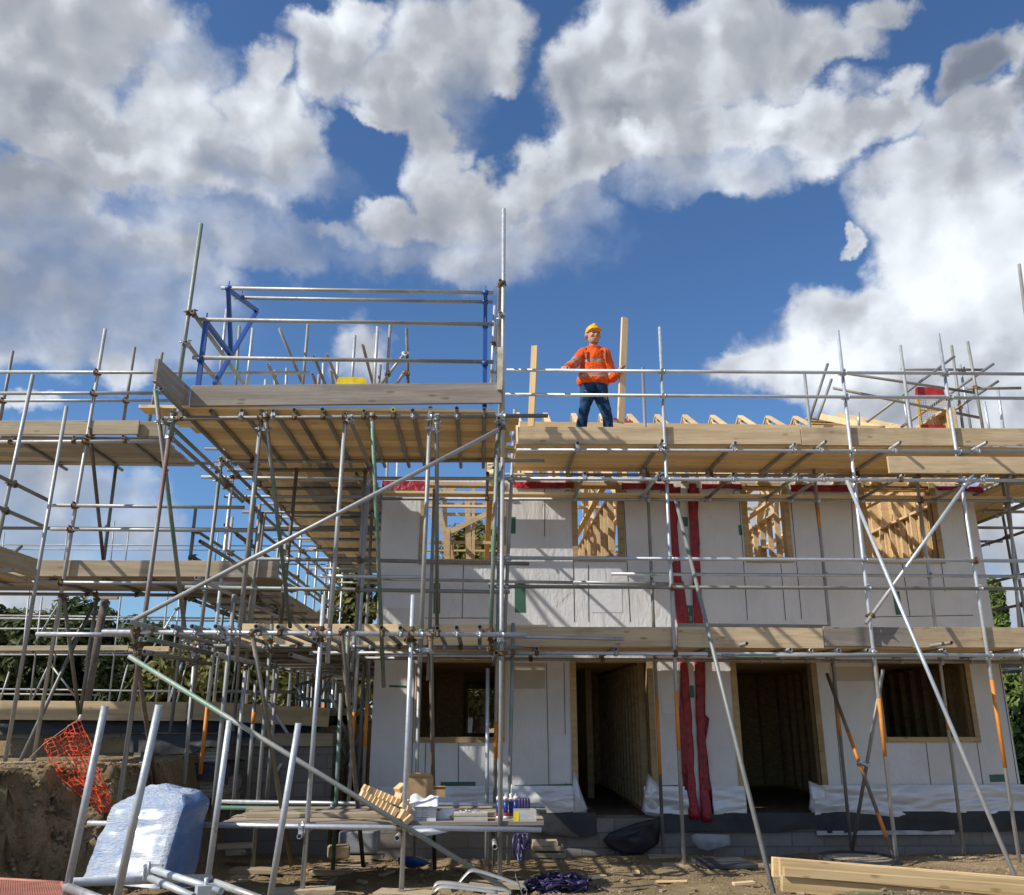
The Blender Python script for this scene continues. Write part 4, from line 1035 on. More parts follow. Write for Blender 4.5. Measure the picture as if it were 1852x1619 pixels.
L.rec([('t',c,u,v,ZT,11.25) for u,v,c in ((291,703,'d'),(381,743,'d'),(437,743,'d'),(494,743,'e'),(532,741,'b'),(583,740,'e'),(658,743,'e'),(711,741,'d'),(746,742,'d'),(826,738,'d'),(876,740,'d'))])
ye = PZ(711, 741, ZT); mb = MB(); mb.tube(ye+Vector((0, -.003, 0)), ye+Vector((0, .035, 0)), .0252, .009); mb.build('yellow_tube_end', YELL, L.root)
L.rec([('l','e',295,758,5.02,11.3),('l','d',308,790,4.84,12.2),('l','e',632,758,5.02,11.3),('l','d',902,756,5.02,11.3),('p','n',903,768,4.97,10.2),
       ('g','y',347,563,P(347,563,9.04).z,11.3),('g','y',336,618,P(336,618,9.04).z,11.3),('g','y',905,507,P(905,507,9.02).z,11.2),('g','y',905,565,P(905,565,9.02).z,11.2),
       ('l','e',404,834,4.99,14.5)])
z2 = P(628, 1135, 8.95).z; z3 = P(568, 1156, 9.02).z; z4 = P(897.5, 1181, 9.0).z
L.rec([('t',c,u,v,z2,11.25) for u,v,c in ((232,1124,'y'),(312,1133,'e'),(347,1133,'e'),(390,1133,'y'),(463,1133,'d'),(503,1134,'e'),(555,1133,'y'),(628,1135,'d'),(690,1135,'d'),(724,1135.5,'y'),(791,1136,'d'),(826,1135,'d'),(868,1134,'d'))])
L.rec([('t',c,u,v,z3,11.25) for u,v,c in ((263.5,1155,'e'),(403,1156,'y'),(568,1156,'y'),(733.5,1158,'y'),(897.5,1158,'d'))])
L.rec([('t','d',261,1179,z4,11.2),('t','b',897.5,1181,z4,11.0),('t','y',526,1184,z4,12.2),('t','y',392,1184,z4,12.2)])
# intermediate receding rails and ledgers behind the tower
L.px([('g','d',440,1011,10.85,640,1013,10.85),('g','d',640,1013,10.85,957,1020,10.85),('g','e',335,1062,10.85,922,1071,10.85),('g','g',580,1042,10.6,760,1044,10.6)])
L.rec([('g','r',362,979,P(362,979,9.9).z,14),('g','y',355,1045,P(355,1045,9.9).z,14),('g','d',429,968,P(429,968,11.9).z,19)])
# platform boards
zp = ZT+.026
xa, xb = PZ(255, 742, zp).x, PZ(941, 742, zp).x
ya = PZ(600, 742, zp).y
nb = 9; wb = (11.12-ya)/nb
for i in range(nb):
    yc = ya+wb*(i+.5); l0 = xa+(.12*i if i < 5 else .5)+random.uniform(-.03, .03); l1 = xb-random.uniform(0, .22)
    if i == 0: l0, l1 = xa, xb-.28
    if i == 1: l1 = xb
    board('decking_board', DECK, L.root, ((l0+l1)/2, yc, zp+.019+random.uniform(0, .003)), (1, 0, 0), (0, 0, 1), l1-l0, wb-.008, .038)
board_px('toe_board', OLDW, L.root, 346, 697, 907, 692, 734, 9.03, .04)
ztop = P(600, 694, 9.03).z; a = PZ(284, 648, ztop); b = PZ(342, 703, ztop)
board('toe_board', OLDW, L.root, (a+b)/2+Vector((0, 0, -.13)), b-a, (1, 0, 0), (b-a).length, .26, .045)
board('toe_board', OLDW, L.root, (P(904, 730, 9.1)+Vector((.02, .75, .15))), (0, 1, 0), (1, 0, 0), 1.5, .27, .04)
mb = MB(); q = P(905, 690, 9.0); mb.aabb(q.x-.035, q.x+.02, q.y-.01, q.y+.03, q.z-.1, q.z+.42); mb.build('edge_strip', plain('foam_strip', (.55, .52, .40), .8), L.root)
L.couple(rng, .42)
# blue loading gate
G = thing('loading_gate', 'blue steel loading bay gate with four grey rails standing on the tower platform', 'gate', P(620, 730, 9.2))
gxl = P(371, 585, 9.16).x; gxr = P(878, 580, 9.16).x
pts = dict(A=(373, 583), B=(354, 732), C=(418, 643), D=(413, 524), E=(465, 562), H=(388, 694), K=(455, 548))
G3 = {k: PX(u, v, gxl) for k, (u, v) in pts.items()}
for gi, gx_ in enumerate((gxl, gxr)):
    mb = MB(); S_ = lambda k: Vector((gx_, G3[k].y, G3[k].z))
    for i, (a, b) in enumerate((('A','B'),('A','C'),('C','D'),('D','E'),('E','C'),('C','H'))):
        mb.bar(S_(a), S_(b), .05-.001*i, .05-.001*i, up=(1, 0, 0))
    fr = mb.build('gate_frame', BLUE, G)
    for k in ('A', 'D', 'K'):
        mb = MB(); p = S_(k) if k != 'K' else S_('D').lerp(S_('E'), .42)
        mb.cyl(p+Vector((-.035, 0, .02)), p+Vector((.035, 0, .02)), .034, 10); mb.cyl(p+Vector((0, 0, .02)), p+Vector((0, 0, .12)), .008, 6); mb.build('clamp', BLUE, fr)
    mb = MB(); p = S_('A').lerp(S_('B'), .47); mb.cyl(p+Vector((-.035, -.03, 0)), p+Vector((.035, -.03, 0)), .034, 10); mb.build('clamp', BLUE, fr)
for k, dz in (('A', 0), ('D', 0), ('X', 0), ('M', 0)):
    p = G3[k] if k in G3 else (G3['D'].lerp(G3['E'], .42) if k == 'X' else G3['A'].lerp(G3['B'], .47))
    yo = -.03 if k in 'AM' else 0
    mb = MB(); a = Vector((gxl-.09, p.y+yo, p.z+.02)); b = Vector((gxr+.10, p.y+yo, p.z+.02)); mb.tube(a, b); mb.build('rail', GREY, G, origin=a)
# yellow board on the far side of the platform
q = P(636, 689, 12.0)
yb = MB(); pr = P(663, 689, 12).x; pl_ = P(609, 689, 12).x; zt = P(636, 682, 12).z; zb = zt-.24; r = .07
pts_ = []
for cx, cz, a0 in ((pr-r, zt-r, 0), (pl_+r, zt-r, 90), (pl_+r, zb+r, 180), (pr-r, zb+r, 270)):
    for k in range(6): t = R_(a0+k*18); pts_.append((cx+r*math.cos(t), cz+r*math.sin(t)))
n = len(pts_); b0 = len(yb.v)
for y in (12.0, 12.03):
    for x, z in pts_: yb.v.append(Vector((x, y, z)))
yb.face([b0+k for k in range(n)]); yb.face([b0+n+k for k in range(n)][::-1])
for k in range(n): yb.face([b0+k, b0+n+k, b0+n+(k+1) % n, b0+(k+1) % n])
tag(yb.build('barrier_panel', plain('yellow_plastic', (.70, .52, .02), .4)), 'yellow rounded plastic barrier top behind the grey toe board', 'barrier')
# ------------------------------------------------------------------ side scaffold along the left gable
S = Scaf('scaffold', 'scaffold with boarded lifts running back beside the left gable', (-2.5, 15, .2))
XA, XB = PZ(430, 842, 5.44).x, -1.72
S.t = []
for X in (XA+.08, XB):
    for Y in (13.2, 15.0, 16.8, 18.6, 20.4, 22.2): S.tube('s', rng.choice('dyg'), (X, Y, .1), (X, Y, rng.uniform(6.3, 7.3)))
    for z in (5.36, 4.95, 2.64): S.tube('l', 'd', (X+.055, 11.0, z), (X+.055, 22.8, z))
for z in (3.25, 3.75, 4.45, 6.0, 6.45): S.tube('g', 'd', (XA+.02, 12.0, z), (XA+.02, 22.8, z))
for z in (5.415, 5.0, 2.695):
    for Y in (11.5, 12.5, 13.6, 14.7, 15.8, 16.9, 18.0, 19.1, 20.2, 21.3): S.tube('t', rng.choice('dyd'), (XA-.2, Y+rng.uniform(-.1, .1), z), (XB+.12, Y, z))
S.deck([DECK, DECK, DECK, OLDW], XA, XB-.02, 11.35, 22.6, 5.44, 'y', joints=(13.3, 15.4, 17.6, 19.8)); S.deck(TANW, XA, XB-.02, 11.35, 22.6, 2.72, 'y', joints=(15.2, 18.9))
S.px([('s','g',410,560,12.6,392,735,12.6),('s','n',433,590,13.4,424,740,13.4),('s','g',457.5,594,12.6,443,730,12.6),('b','d',505,594,12.8,556,715,13.6),('s','d',557,587,13.0,545,730,13.0),
 ('b','d',484.6,659,12.2,512,715,13.0),('s','d',497.5,670,13.2,497,730,13.2),('s','y',518.6,666,14,516,730,14),('b','d',567.5,644,12.6,596,715,13.6),('b','d',590.6,641,12.4,616,700,13.2),('b','d',565,677,12.6,578,710,13.2),
 ('s','g',642,607,12.6,634,730,12.6),('s','g',683,591,12.4,675,730,12.4),('s','d',679,604,13.2,673,730,13.2),('s','d',706,585.6,12.5,697,730,12.5),('b','d',656,624,12.4,676,700,13.2),
 ('s','b',735,594,12.4,739,730,12.4),('b','y',734,637,12.35,688,696,12.6),('b','y',733,672,12.33,713,700,12.6),('s','g',585,657,13.8,583,710,13.8),('s','r',577,678,12.6,575,710,12.6),('s','r',599,672,12.6,604,700,12.9),('s','g',611,655,13.6,609,700,13.6),('s','d',688,660,12.9,683,720,12.9)])
S.couple(rng, .5)
# braced standards low down beside the gable
S2 = Scaf('scaffold', 'cluster of cross braced standards with orange bands left of the white wall', (-2.8, 14, .2))
for i, (u, v0, v1, Y, c) in enumerate(((533,1215,1455,14.2,'y'),(545,1200,1440,16,'g'),(560,1215,1440,17.5,'d'),(574,1205,1450,13.8,'y'),(590,1230,1450,14.6,'g'),(606,1240,1445,16.4,'d'),(617,1210,1440,18,'y'),(628,1215,1445,15.2,'g'),(641,1215,1450,17.0,'d'),(651,1220,1450,13.6,'g'),(662,1220,1470,15.0,'y'),(520,1235,1440,18,'d'),(583,1200,1440,19,'d'),(598,1195,1440,20,'g'),(635,1195,1440,20,'d'))):
    ub = u+(866-u)*-.045*(v1-v0)/240*3
    S2.px([('s', c, u+6, v0, Y, u-5, v1, Y, [(1275, 1330)] if i % 3 == 0 else [])])
S2.px([('b','g',486,1270,13,588,1440,14),('b','g',498,1400,13.0,598,1225,14.5,[(1290,1340)]),('b','g',540,1245,14,612,1420,15),('b','g',597,1255,13.6,655,1400,14.6),('b','y',560,1420,14,660,1270,15,[(1300,1340)]),('b','g',602,1415,15,668,1300,15.5),('b','g',605,1320,14,655,1440,14.6),
 ('b','d',536,1240,12.6,602,1222,18),('g','d',412,1251,12.5,535,1252,12.5),('g','d',535,1262,14,668,1276,14),('g','y',560,1215,15,670,1222,15),('g','y',430,1347,13,512,1350,13)])
S2.couple(rng, .4)
# ------------------------------------------------------------------ left wing
Lw = Scaf('scaffold', 'weathered two lift scaffold with grey toe boards crossing the left of the view', (-5.5, 11.2, 1.3))
Lw.px([('s','y',190.5,595,O,60,1378,O),('s','y',120.5,735,10.75,9,1378,10.75),('s','y',59.6,678,10.2,-40,1150,10.2),('s','d',23,635,12.5,-5,790,12.5),('s','d',243.6,628,12.5,222,770,12.5),('s','d',293,638,11.4,264,796,11.4),('s','d',211,835,12.5,188,1012,12.5),
 ('b','b',162,773,11.12,187,1014,12.4),('b','d',115,1077,11.2,143,1293,12.4),('b','d',167,1153,12.45,144,1293,12.45),('s','d',176,1079,12.5,157,1200,12.5),('b','d',168,1095,12.4,36,1378,11.3),
 ('g','y',-20,673,O1,560,674.5,O1),('g','y',-20,711.5,O1,312,711,O1),('g','y',-20,725,12.45,312,724.5,12.45),
 ('l','y',-20,799.5,O1,312,798,O1),('l','y',-20,835.5,12.44,405,838,12.44),('l','y',200,822,12.2,300,822,12.2),
 ('g','y',94,914,O1,442,918,O1),('g','d',-20,955,12.44,640,959,12.44),('g','y',92,957,O1,464,960,O1),
 ('l','g',-20,1053,O1,440,1056,O1),('l','d',-20,1074,12.44,400,1077,12.44),
 ('g','y',39,987,10.6,-10,1033,10.4),('g','y',-10,1033,10.2,24,1031,10.2)])
Lw.rec([('t','d',22,791,5.45,12.75),('t','d',133.5,790.5,5.45,12.75),('t','d',222.4,788.5,5.45,12.75),('t','d',90,1048.5,3.56,12.75),('t','d',185.5,1048,3.56,12.75),('t','d',265,1048,3.56,12.75)])
a = P(91, 907, O-.1); Lw.tube('g','d', a, (a.x, 9.6, a.z)); a = P(78, 952, O-.1); Lw.tube('g','d', a, (a.x, 9.6, a.z))
Lw.deck([OLDW, TANW], -9.2, P(300, 800, 11.4).x, 11.3, 12.62, 5.478, joints=(-6.4,))
Lw.deck([OLDW, TANW], -9.2, P(505, 1050, 11.4).x, 11.3, 12.62, 3.588, joints=(-6.1,))
for a in ((-20,761,252,760,786,11.2,TANW),(250,762,300,762,789,11.26,TANW),(-20,1014,75,1014,1042,11.28,TANW),(74,1013,398,1014,1042,11.24,TANW),(398,1014,505,1015,1044,11.24,OLDW)):
    board_px('toe_board', a[6], Lw.root, a[0], a[1], a[2], a[3], a[4], a[5], .04)
zt = P(67, 1012, 11.15).z; b = P(68, 1012, 11.15); a = Vector((b.x, 9.7, zt))
board('toe_board', TANW, Lw.root, (a+b)/2+Vector((0, 0, -.12)), b-a, (1, 0, 0), (b-a).length, .24, .04)
Lw.deck(TANW, b.x-1.1, b.x-.03, 9.7, 11.2, zt-.30, 'y')
for zz in (3.50,):
    Lw.tube('l', 'y', (b.x-.35, 9.5, zz-.02), (b.x-.35, 11.3, zz-.02))
Lw.couple(rng, .85)
# receding lifts joining the wing to the gable scaffold, at mid height
Mw = Scaf('scaffold', 'dark receding mid height lift between the left wing and the gable scaffold', (-3.6, 14, 1.5))
for X in (-3.35, -4.3):
    for Y in (12.7, 14.6, 16.6, 18.6): Mw.tube('s', rng.choice('dy'), (X, Y, 1.3), (X, Y, rng.uniform(4.6, 5.2)))
    for z in (3.5, 4.1, 4.5): Mw.tube('l', 'd', (X+.055, 12.6, z), (X+.055, 19.5, z))
for Y in (12.9, 14.0, 15.1, 16.2, 17.3, 18.4): Mw.tube('t', 'd', (-4.5, Y, 3.555), (-3.0, Y, 3.555))
Mw.deck(TANW, -4.35, -3.3, 12.7, 19.4, 3.58, 'y')
board('toe_board', TANW, Mw.root, (-3.28, 16, 3.72), (0, 1, 0), (1, 0, 0), 6.6, .225, .04)
Mw.couple(rng, .8)
# ------------------------------------------------------------------ far scaffolds
Fs = Scaf('scaffold', 'distant low scaffold with thin rails and pale boards in front of the dark trees', (-14, 24, 2))
Y = 23.5
Fs.px([('g','y',-30,1113,Y,455,1119,Y),('g','y',-30,1118,Y+.8,455,1124,Y+.8),('g','y',-30,1137,Y,240,1138,Y),('l','y',-30,1179,Y-.1,300,1180,Y-.1),('l','y',-30,1184,Y+.9,300,1185,Y+.9),('g','y',-30,1246,Y,440,1252,Y),('g','y',-30,1255,Y+.6,180,1257,Y+.6)]
 +[('s',c,u+14,v,Y,u-10,1290,Y) for u,v,c in ((40,1060,'y'),(62,1080,'y'),(98,1078,'d'),(205,1075,'y'),(218,1200,'y'),(290,1070,'d'),(312,1070,'y'),(325,1195,'y'),(425,1100,'y'),(500,1110,'d'),(3,1215,'y'))]
 +[('b','y',112,1082,Y-.1,62,1165,Y-.1),('b','y',170,1100,Y-.1,118,1175,Y-.1),('b','y',92,1195,Y-.1,57,1268,Y-.1),('b','y',90,1200,Y-.1,140,1265,Y-.1),('b','g',329,1198,Y-2,305,1270,Y-2),('b','g',320,1100,Y-.1,260,1200,Y-.1)])
board_px('toe_board', TANW, Fs.root, -30, 1168, 232, 1167, 1177, Y-.2, .05); board_px('toe_board', PINE, Fs.root, 233, 1169, 306, 1169, 1178, Y-.25, .05)
Fs.couple(rng, .5)
Ff = Scaf('scaffold', 'very distant thin scaffold rails against the pale clouds at left', (-18, 32, 3))
Y = 32
Ff.px([('g','y',-30,985,Y,640,988,Y),('g','y',-30,993,Y+1,640,996,Y+1),('l','d',-30,1018,Y,640,1021,Y)]+[('s','y',u,v,Y,u-9,1040,Y) for u,v in ((8,963),(122,960),(207,942),(233,961),(352,962),(395,955),(600,955))])
Ff.couple(rng, .5)
# ------------------------------------------------------------------ bench of tubes and boards at the foot of the tower
B = Scaf('scaffold_bench', 'low workbench of tubes and planks with offcuts and boxes on it', (-1.2, 9.8, .35), 'workbench')
B.px([('l','g',159,1489,9.02,979,1501,9.02),('l','g',385,1450,10.78,986,1458,10.78),('l','n',385,1461,10.72,988,1468,10.72)])
zb_ = P(541, 1513, 8.95).z; B.rec([('t','y',541,1513,zb_,10.9),('t','y',718,1516,zb_,10.9),('t','y',895,1532,P(895,1532,8.8).z,10.9)])
zt = P(600, 1480, 9.2).z
bx0, bx1 = P(398, 1480, 9.2).x, P(977, 1480, 9.3).x
for i, (y, z, m) in enumerate(((9.22, zt-.045, OLDW), (9.46, zt-.044, TANW), (9.72, zt-.045, TANW), (9.98, zt-.043, OLDW), (10.22, zt-.045, TANW), (10.47, zt-.044, TANW), (9.58, zt-.004, TANW), (9.83, zt-.003, OLDW))):
    board('decking_board', m, B.root, ((bx0+bx1)/2+random.uniform(-.05, .05), y, z), (1, 0, 0), (0, 0, 1), bx1-bx0-(.3 if i > 5 else 0), .222, .038)
B.couple(rng, .3)
for u, v, Y, n_, lab in ((547, 1606, 9.1, 2, 'stack of short boards under the galvanised standard near the stillage'), (726, 1611, 9.1, 1, 'short board under the standard by the end of the wood blocks'), (904, 1595, 9.1, 1, 'short board under the tall standard right of the bench'),
        (457, 1570, 10.7, 2, 'stack of short boards under the grey standard behind the bench'), (602, 1573, 10.6, 2, 'stack of short boards under the green standard'), (749, 1578, 10.9, 1, 'short board under the standard right of the blue bag'), (420, 1526, 11.4, 1, 'flat pale board under a standard at the back left of the bench'), (627, 1565, 11.2, 1, 'flat board under the standard behind the green one'), (655, 1545, 12.0, 1, 'flat board near the white wall foot'),
        (1237, 1563, 11.2, 1, 'sole board under the standard beside the black cover'), (1200, 1547, 12.3, 1, 'sole board under the inner standard by the torn black sheet'), (1744, 1550, 12.3, 1, 'reddish sole board near the right end of the plinth'), (20, 1378, 10.9, 1, 'sole board under the leftmost standards on the bank'), (62, 1380, 11.15, 2, 'sole board on top of the bank near the orange netting'), (893, 1572, 11.2, 1, 'sole board under the rear standard right of centre')):
    p = P(u, v, Y); mbo = None; rz = random.uniform(-.35, .35); d = Vector((math.cos(rz), math.sin(rz), 0))
    t = thing('sole_board', lab, 'board', (p.x, p.y, p.z-.05*n_), 'boards under the feet of the scaffolds')
    g0 = gh(p.x, p.y)
    for k in range(n_+1): board('board', TANW, t, (p.x+random.uniform(-.05, .05), p.y, p.z-.024-k*.045), d if k % 2 == 0 else Vector((-d.y, d.x, 0)), (0, 0, 1), random.uniform(.42, .6), .225, .042)
# ------------------------------------------------------------------ the worker
PY = 11.62
def B_(u, v, dy=0.0): return P(u, v, PY+dy)
person = None
SKIN = plain('skin', (.46, .245, .175), .55, 0, .12, 30, .15, .4, .003)
HV = plain('hi_vis_orange', (.80, .105, .014), .8, 0, .16, 9, .9, .2, .05)
TAPE = plain('reflective_tape', (.27, .26, .235), .45, 0, .12, 9, .2)
DENIM = plain('blue_denim', (.02, .055, .12), .9, 0, .5, 6, 1.0, .15, .05)
HELM = plain('yellow_helmet', (.80, .42, .010), .32, 0, .04)
DKSH = plain('dark_shirt', (.02, .022, .03), .8)
GREYH = plain('grey_hair', (.28, .26, .24), .9, 0, .3, 60)
X3 = lambda r: Vector((r, 0, 0)); Y3 = lambda r: Vector((0, r, 0)); Z3 = lambda r: Vector((0, 0, r))
def limb(mb, pts, n=14, mis=None, cap=True, flat=1.0, wob=0, seed=0):
    """pts: (pos, radius)"""
    rings = []; ref = None
    for i, (c, r) in enumerate(pts):
        d = (pts[min(i+1, len(pts)-1)][0]-pts[max(i-1, 0)][0]).normalized()
        ref = (Vector((0, 1, 0))-d*d.y).normalized() if ref is None else (ref-d*ref.dot(d)).normalized()
        w = 1+wob*noise.noise(Vector((i*.9, seed, 0)))
        rings.append((c, d.cross(ref)*r*w, ref*r*flat*w))
    mb.loft(rings, n, mis, cap)
    return mb
def spl(pts, k):
    """Catmull-Rom through (pos, radius)"""
    out = []
    for i in range(len(pts)-1):
        p0, p1, p2, p3 = pts[max(i-1, 0)], pts[i], pts[i+1], pts[min(i+2, len(pts)-1)]
        for j in range(k):
            t = j/k; f = lambda a, b, c, d: .5*((2*b)+(c-a)*t+(2*a-5*b+4*c-d)*t*t+(-a+3*b-3*c+d)*t**3)
            out.append((f(p0[0], p1[0], p2[0], p3[0]), f(p0[1], p1[1], p2[1], p3[1])))
    out.append(pts[-1]); return out
s = .97
neck = B_(1073.5, 631); chin = B_(1074, 622.5); crown = B_(1072.5, 591)
hh = crown.z-chin.z; hc = (crown+chin)/2
body = MB()
# head: rings from chin to crown, facing -Y turned a little to the viewer's right
ht = Matrix.Rotation(R_(14), 3, 'Z')
prof = [(0, .052, .045, -.030), (.06, .070, .066, -.022), (.16, .083, .088, -.010), (.30, .090, .102, 0), (.45, .093, .110, .003), (.6, .095, .113, .004), (.78, .090, .106, .004), (.92, .062, .075, .004), (1.0, .015, .02, .004)]
rings = []
for f, rx, ry, oy in prof: rings.append((Vector((hc.x, hc.y, chin.z+hh*f))+ht @ Vector((0, oy, 0)), ht @ X3(rx*s), ht @ Y3(ry*s)))
body.loft(rings, 20)
def hp(x, y, f): return Vector((hc.x, hc.y, chin.z+hh*f))+ht @ Vector((x, y, 0))
limb(body, [(hp(0, -.105*s, .52), .010), (hp(0, -.118*s, .44), .013), (hp(0, -.128*s, .36), .017), (hp(0, -.108*s, .30), .012)], 8)     # nose
limb(body, [(hp(-.030, -.098*s, .195), .006), (hp(0, -.106*s, .20), .009), (hp(.030, -.098*s, .195), .006)], 8)                      # mouth
limb(body, [(hp(-.055, -.085*s, .555), .009), (hp(-.03, -.108*s, .565), .011), (hp(.03, -.108*s, .565), .011), (hp(.055, -.085*s, .555), .009)], 8)   # brow
for sx in (-1, 1):
    limb(body, [(hp(sx*.096*s, .0, .36), .010), (hp(sx*.106*s, .006, .44), .020), (hp(sx*.106*s, .012, .53), .018), (hp(sx*.098*s, .012, .58), .008)], 8)
    limb(body, [(hp(sx*.06, -.07*s, .30), .014), (hp(sx*.052, -.088*s, .38), .022), (hp(sx*.045, -.085*s, .45), .012)], 8)   # cheek
limb(body, spl([(hp(0, .02, .15), .060), (neck+Vector((0, .02, .0)), .060), (neck+Vector((0, .03, -.10)), .078)], 3), 14)
# torso under the clothes, arms, legs
shL, elL, wrL = B_(1054, 641, .02), B_(1040, 656, -.06), B_(1025, 665.5, -.36)
shR, elR, wrR = B_(1094, 641, .02), B_(1106, 686, .0), B_(1119.5, 672, -.22)
hpL, knL, anL = B_(1063, 708), B_(1056, 742, -.05), B_(1049, 788)
hpR, knR, anR = B_(1085, 708), B_(1096, 744, -.06), B_(1104, 790)
anL.z = max(anL.z, 5.60); anR.z = max(anR.z, 5.60)
limb(body, spl([(neck+Vector((0, .03, -.09)), .10), (B_(1074, 650, .03), .17), (B_(1074, 680, .03), .16), (B_(1074, 706, .03), .15)], 3), 16, flat=.6)
limb(body, spl([(shL, .055), (elL, .045), (wrL, .03)], 4), 12); limb(body, spl([(shR, .055), (elR, .045), (wrR, .03)], 4), 12)
for h_, k_, a_ in ((hpL, knL, anL), (hpR, knR, anR)):
    limb(body, spl([(h_, .085), (k_, .058), (a_, .042)], 4), 12)
    limb(body, [(a_+Vector((0, .06, -.06)), .035), (a_+Vector((0, -.02, -.08)), .042), (a_+Vector((0, -.15, -.10)), .036)], 10)
def hand(mb, wr, dirv, palmn, thumb_side, curl, spread=.012, sc=1.0):
    d = dirv.normalized(); n_ = (palmn-d*palmn.dot(d)).normalized(); sd_ = d.cross(n_)*thumb_side
    mb.loft([(wr, sd_*.028*sc, n_*.018*sc), (wr+d*.03*sc, sd_*.036*sc, n_*.017*sc), (wr+d*.07*sc, sd_*.044*sc, n_*.015*sc), (wr+d*.098*sc, sd_*.042*sc, n_*.011*sc)], 12)
    for k, ln in enumerate((.072, .080, .075, .060)):
        o = wr+d*.092*sc+sd_*(.030-.020*k)*sc; a = 0; pts = [(o-d*.012, .0095*sc)]; dd = d+sd_*(spread*(1.5-k)*6)
        for seg in (.42, .32, .26):
            a += curl; v = (dd*math.cos(a)-n_*math.sin(a)).normalized(); o = o+v*ln*seg*sc; pts.append((o, .0092*sc*(1-.08*len(pts))))
        limb(mb, pts, 8)
    o = wr+d*.035*sc+sd_*.030*sc; v = (sd_*.8+d*.75-n_*.25).normalized(); p2 = o+v*.035*sc; v2 = (d*.8+sd_*.25-n_*.55).normalized()
    limb(mb, [(o, .013*sc), (p2, .011*sc), (p2+v2*.03*sc, .0095*sc), (p2+v2*.052*sc, .008*sc)], 8)
rail = P(1022, 669.5, O1)
hand(body, wrL, (rail+Vector((-.03, -.02, .05))-wrL), Vector((0, -.3, 1)), -1, .62, sc=1.12)
plank_c = B_(1130, 660, -.12)
hand(body, wrR, (B_(1122.5, 660, -.16)-wrR), Vector((-.9, -.4, 0)), 1, .75, sc=1.12)
person = body.build('person', SKIN, None, origin=(neck.x, PY, 5.47))
tag(person, 'worker in orange reflective jacket, blue jeans and yellow hard hat standing behind the guardrail', 'person')
rm = person.modifiers.new('merge', 'REMESH'); rm.mode = 'VOXEL'; rm.voxel_size = .0065; rm.use_smooth_shade = True
# eyes as dark spots in the skin itself
def eyes(T, b):
    tc = T.add('ShaderNodeTexCoord').outputs['Object']; acc = None
    base = T.n['Principled BSDF'].inputs['Base Color'].links[0].from_socket
    for sx in (-1, 1):
        e = hp(sx*.034, -.104*s, .485) - Vector((neck.x, PY, 5.47))
        q = T.vm('MULTIPLY', T.vm('SUBTRACT', tc, tuple(e)), (1, .6, 1.7)); l = T.ss(T.vm('LENGTH', q), .012, .026, .85, 0)
        base = T.mix(l, base, (.05, .03, .025))
    m_ = hp(0, -.106*s, .20) - Vector((neck.x, PY, 5.47))
    q = T.vm('MULTIPLY', T.vm('SUBTRACT', tc, tuple(m_)), (.55, .5, 3)); l = T.ss(T.vm('LENGTH', q), .010, .02, .6, 0)
    base = T.mix(l, base, (.20, .07, .05))
    T.set(b.inputs['Base Color'], base)
tt = NT(SKIN.node_tree); eyes(tt, tt.n['Principled BSDF'])
# hair
mb = MB(); limb(mb, [(hp(-.098*s, .03, .50), .012), (hp(-.085*s, .075, .45), .022), (hp(0, .11*s, .42), .028), (hp(.085*s, .075, .45), .022), (hp(.098*s, .03, .50), .012)], 10); mb.build('hair', GREYH, person)
# helmet
mb = MB(); rings = []
for f, r in ((.60, 1.16), (.66, 1.20), (.74, 1.18), (.86, 1.08), (.97, .88), (1.05, .6), (1.10, .28), (1.115, .03)):
    rings.append((hp(0, .012, f), ht @ X3(.098*s*r), ht @ Y3(.118*s*r)))
mb.loft(rings, 24)
# rear skirt dips behind the ears, peak in front
limb(mb, [(hp(-.115*s, .02, .60), .010), (hp(-.112*s, .06, .50), .012), (hp(0, .135*s, .42), .014), (hp(.112*s, .06, .50), .012), (hp(.115*s, .02, .60), .010)], 8)
pk = [hp(-.112*s, -.04, .66), hp(-.085*s, -.145*s, .66), hp(0, -.185*s, .67), hp(.085*s, -.145*s, .66), hp(.112*s, -.04, .66)]
for i in range(4):
    k = len(mb.v); c = hp(0, -.02, .72); mb.v += [pk[i], pk[i+1], c, pk[i]+Z3(.012), pk[i+1]+Z3(.012), c+Z3(.02)]
    mb.face([k, k+1, k+2][::-1]); mb.face([k+3, k+4, k+5]); mb.face([k, k+1, k+4, k+3])
limb(mb, [(hp(0, -.10, 1.0), .012), (hp(0, 0, 1.135), .014), (hp(0, .10, 1.0), .012)], 8)
mb.build('hard_hat', HELM, person)
mb = MB(); mb.loft([(hp(0, .005, .60), ht @ X3(.102*s), ht @ Y3(.122*s)), (hp(0, .005, .67), ht @ X3(.104*s), ht @ Y3(.124*s))], 20); mb.build('helmet_harness', DKSH, person)
# shirt collar
mb = MB(); mb.loft([(neck+Vector((0, .02, -.10)), X3(.095), Y3(.08)), (neck+Vector((0, .015, -.02)), X3(.078), Y3(.074)), (neck+Vector((0, .01, .012)), X3(.074), Y3(.072))], 18, cap=False); mb.build('shirt_collar', DKSH, person)
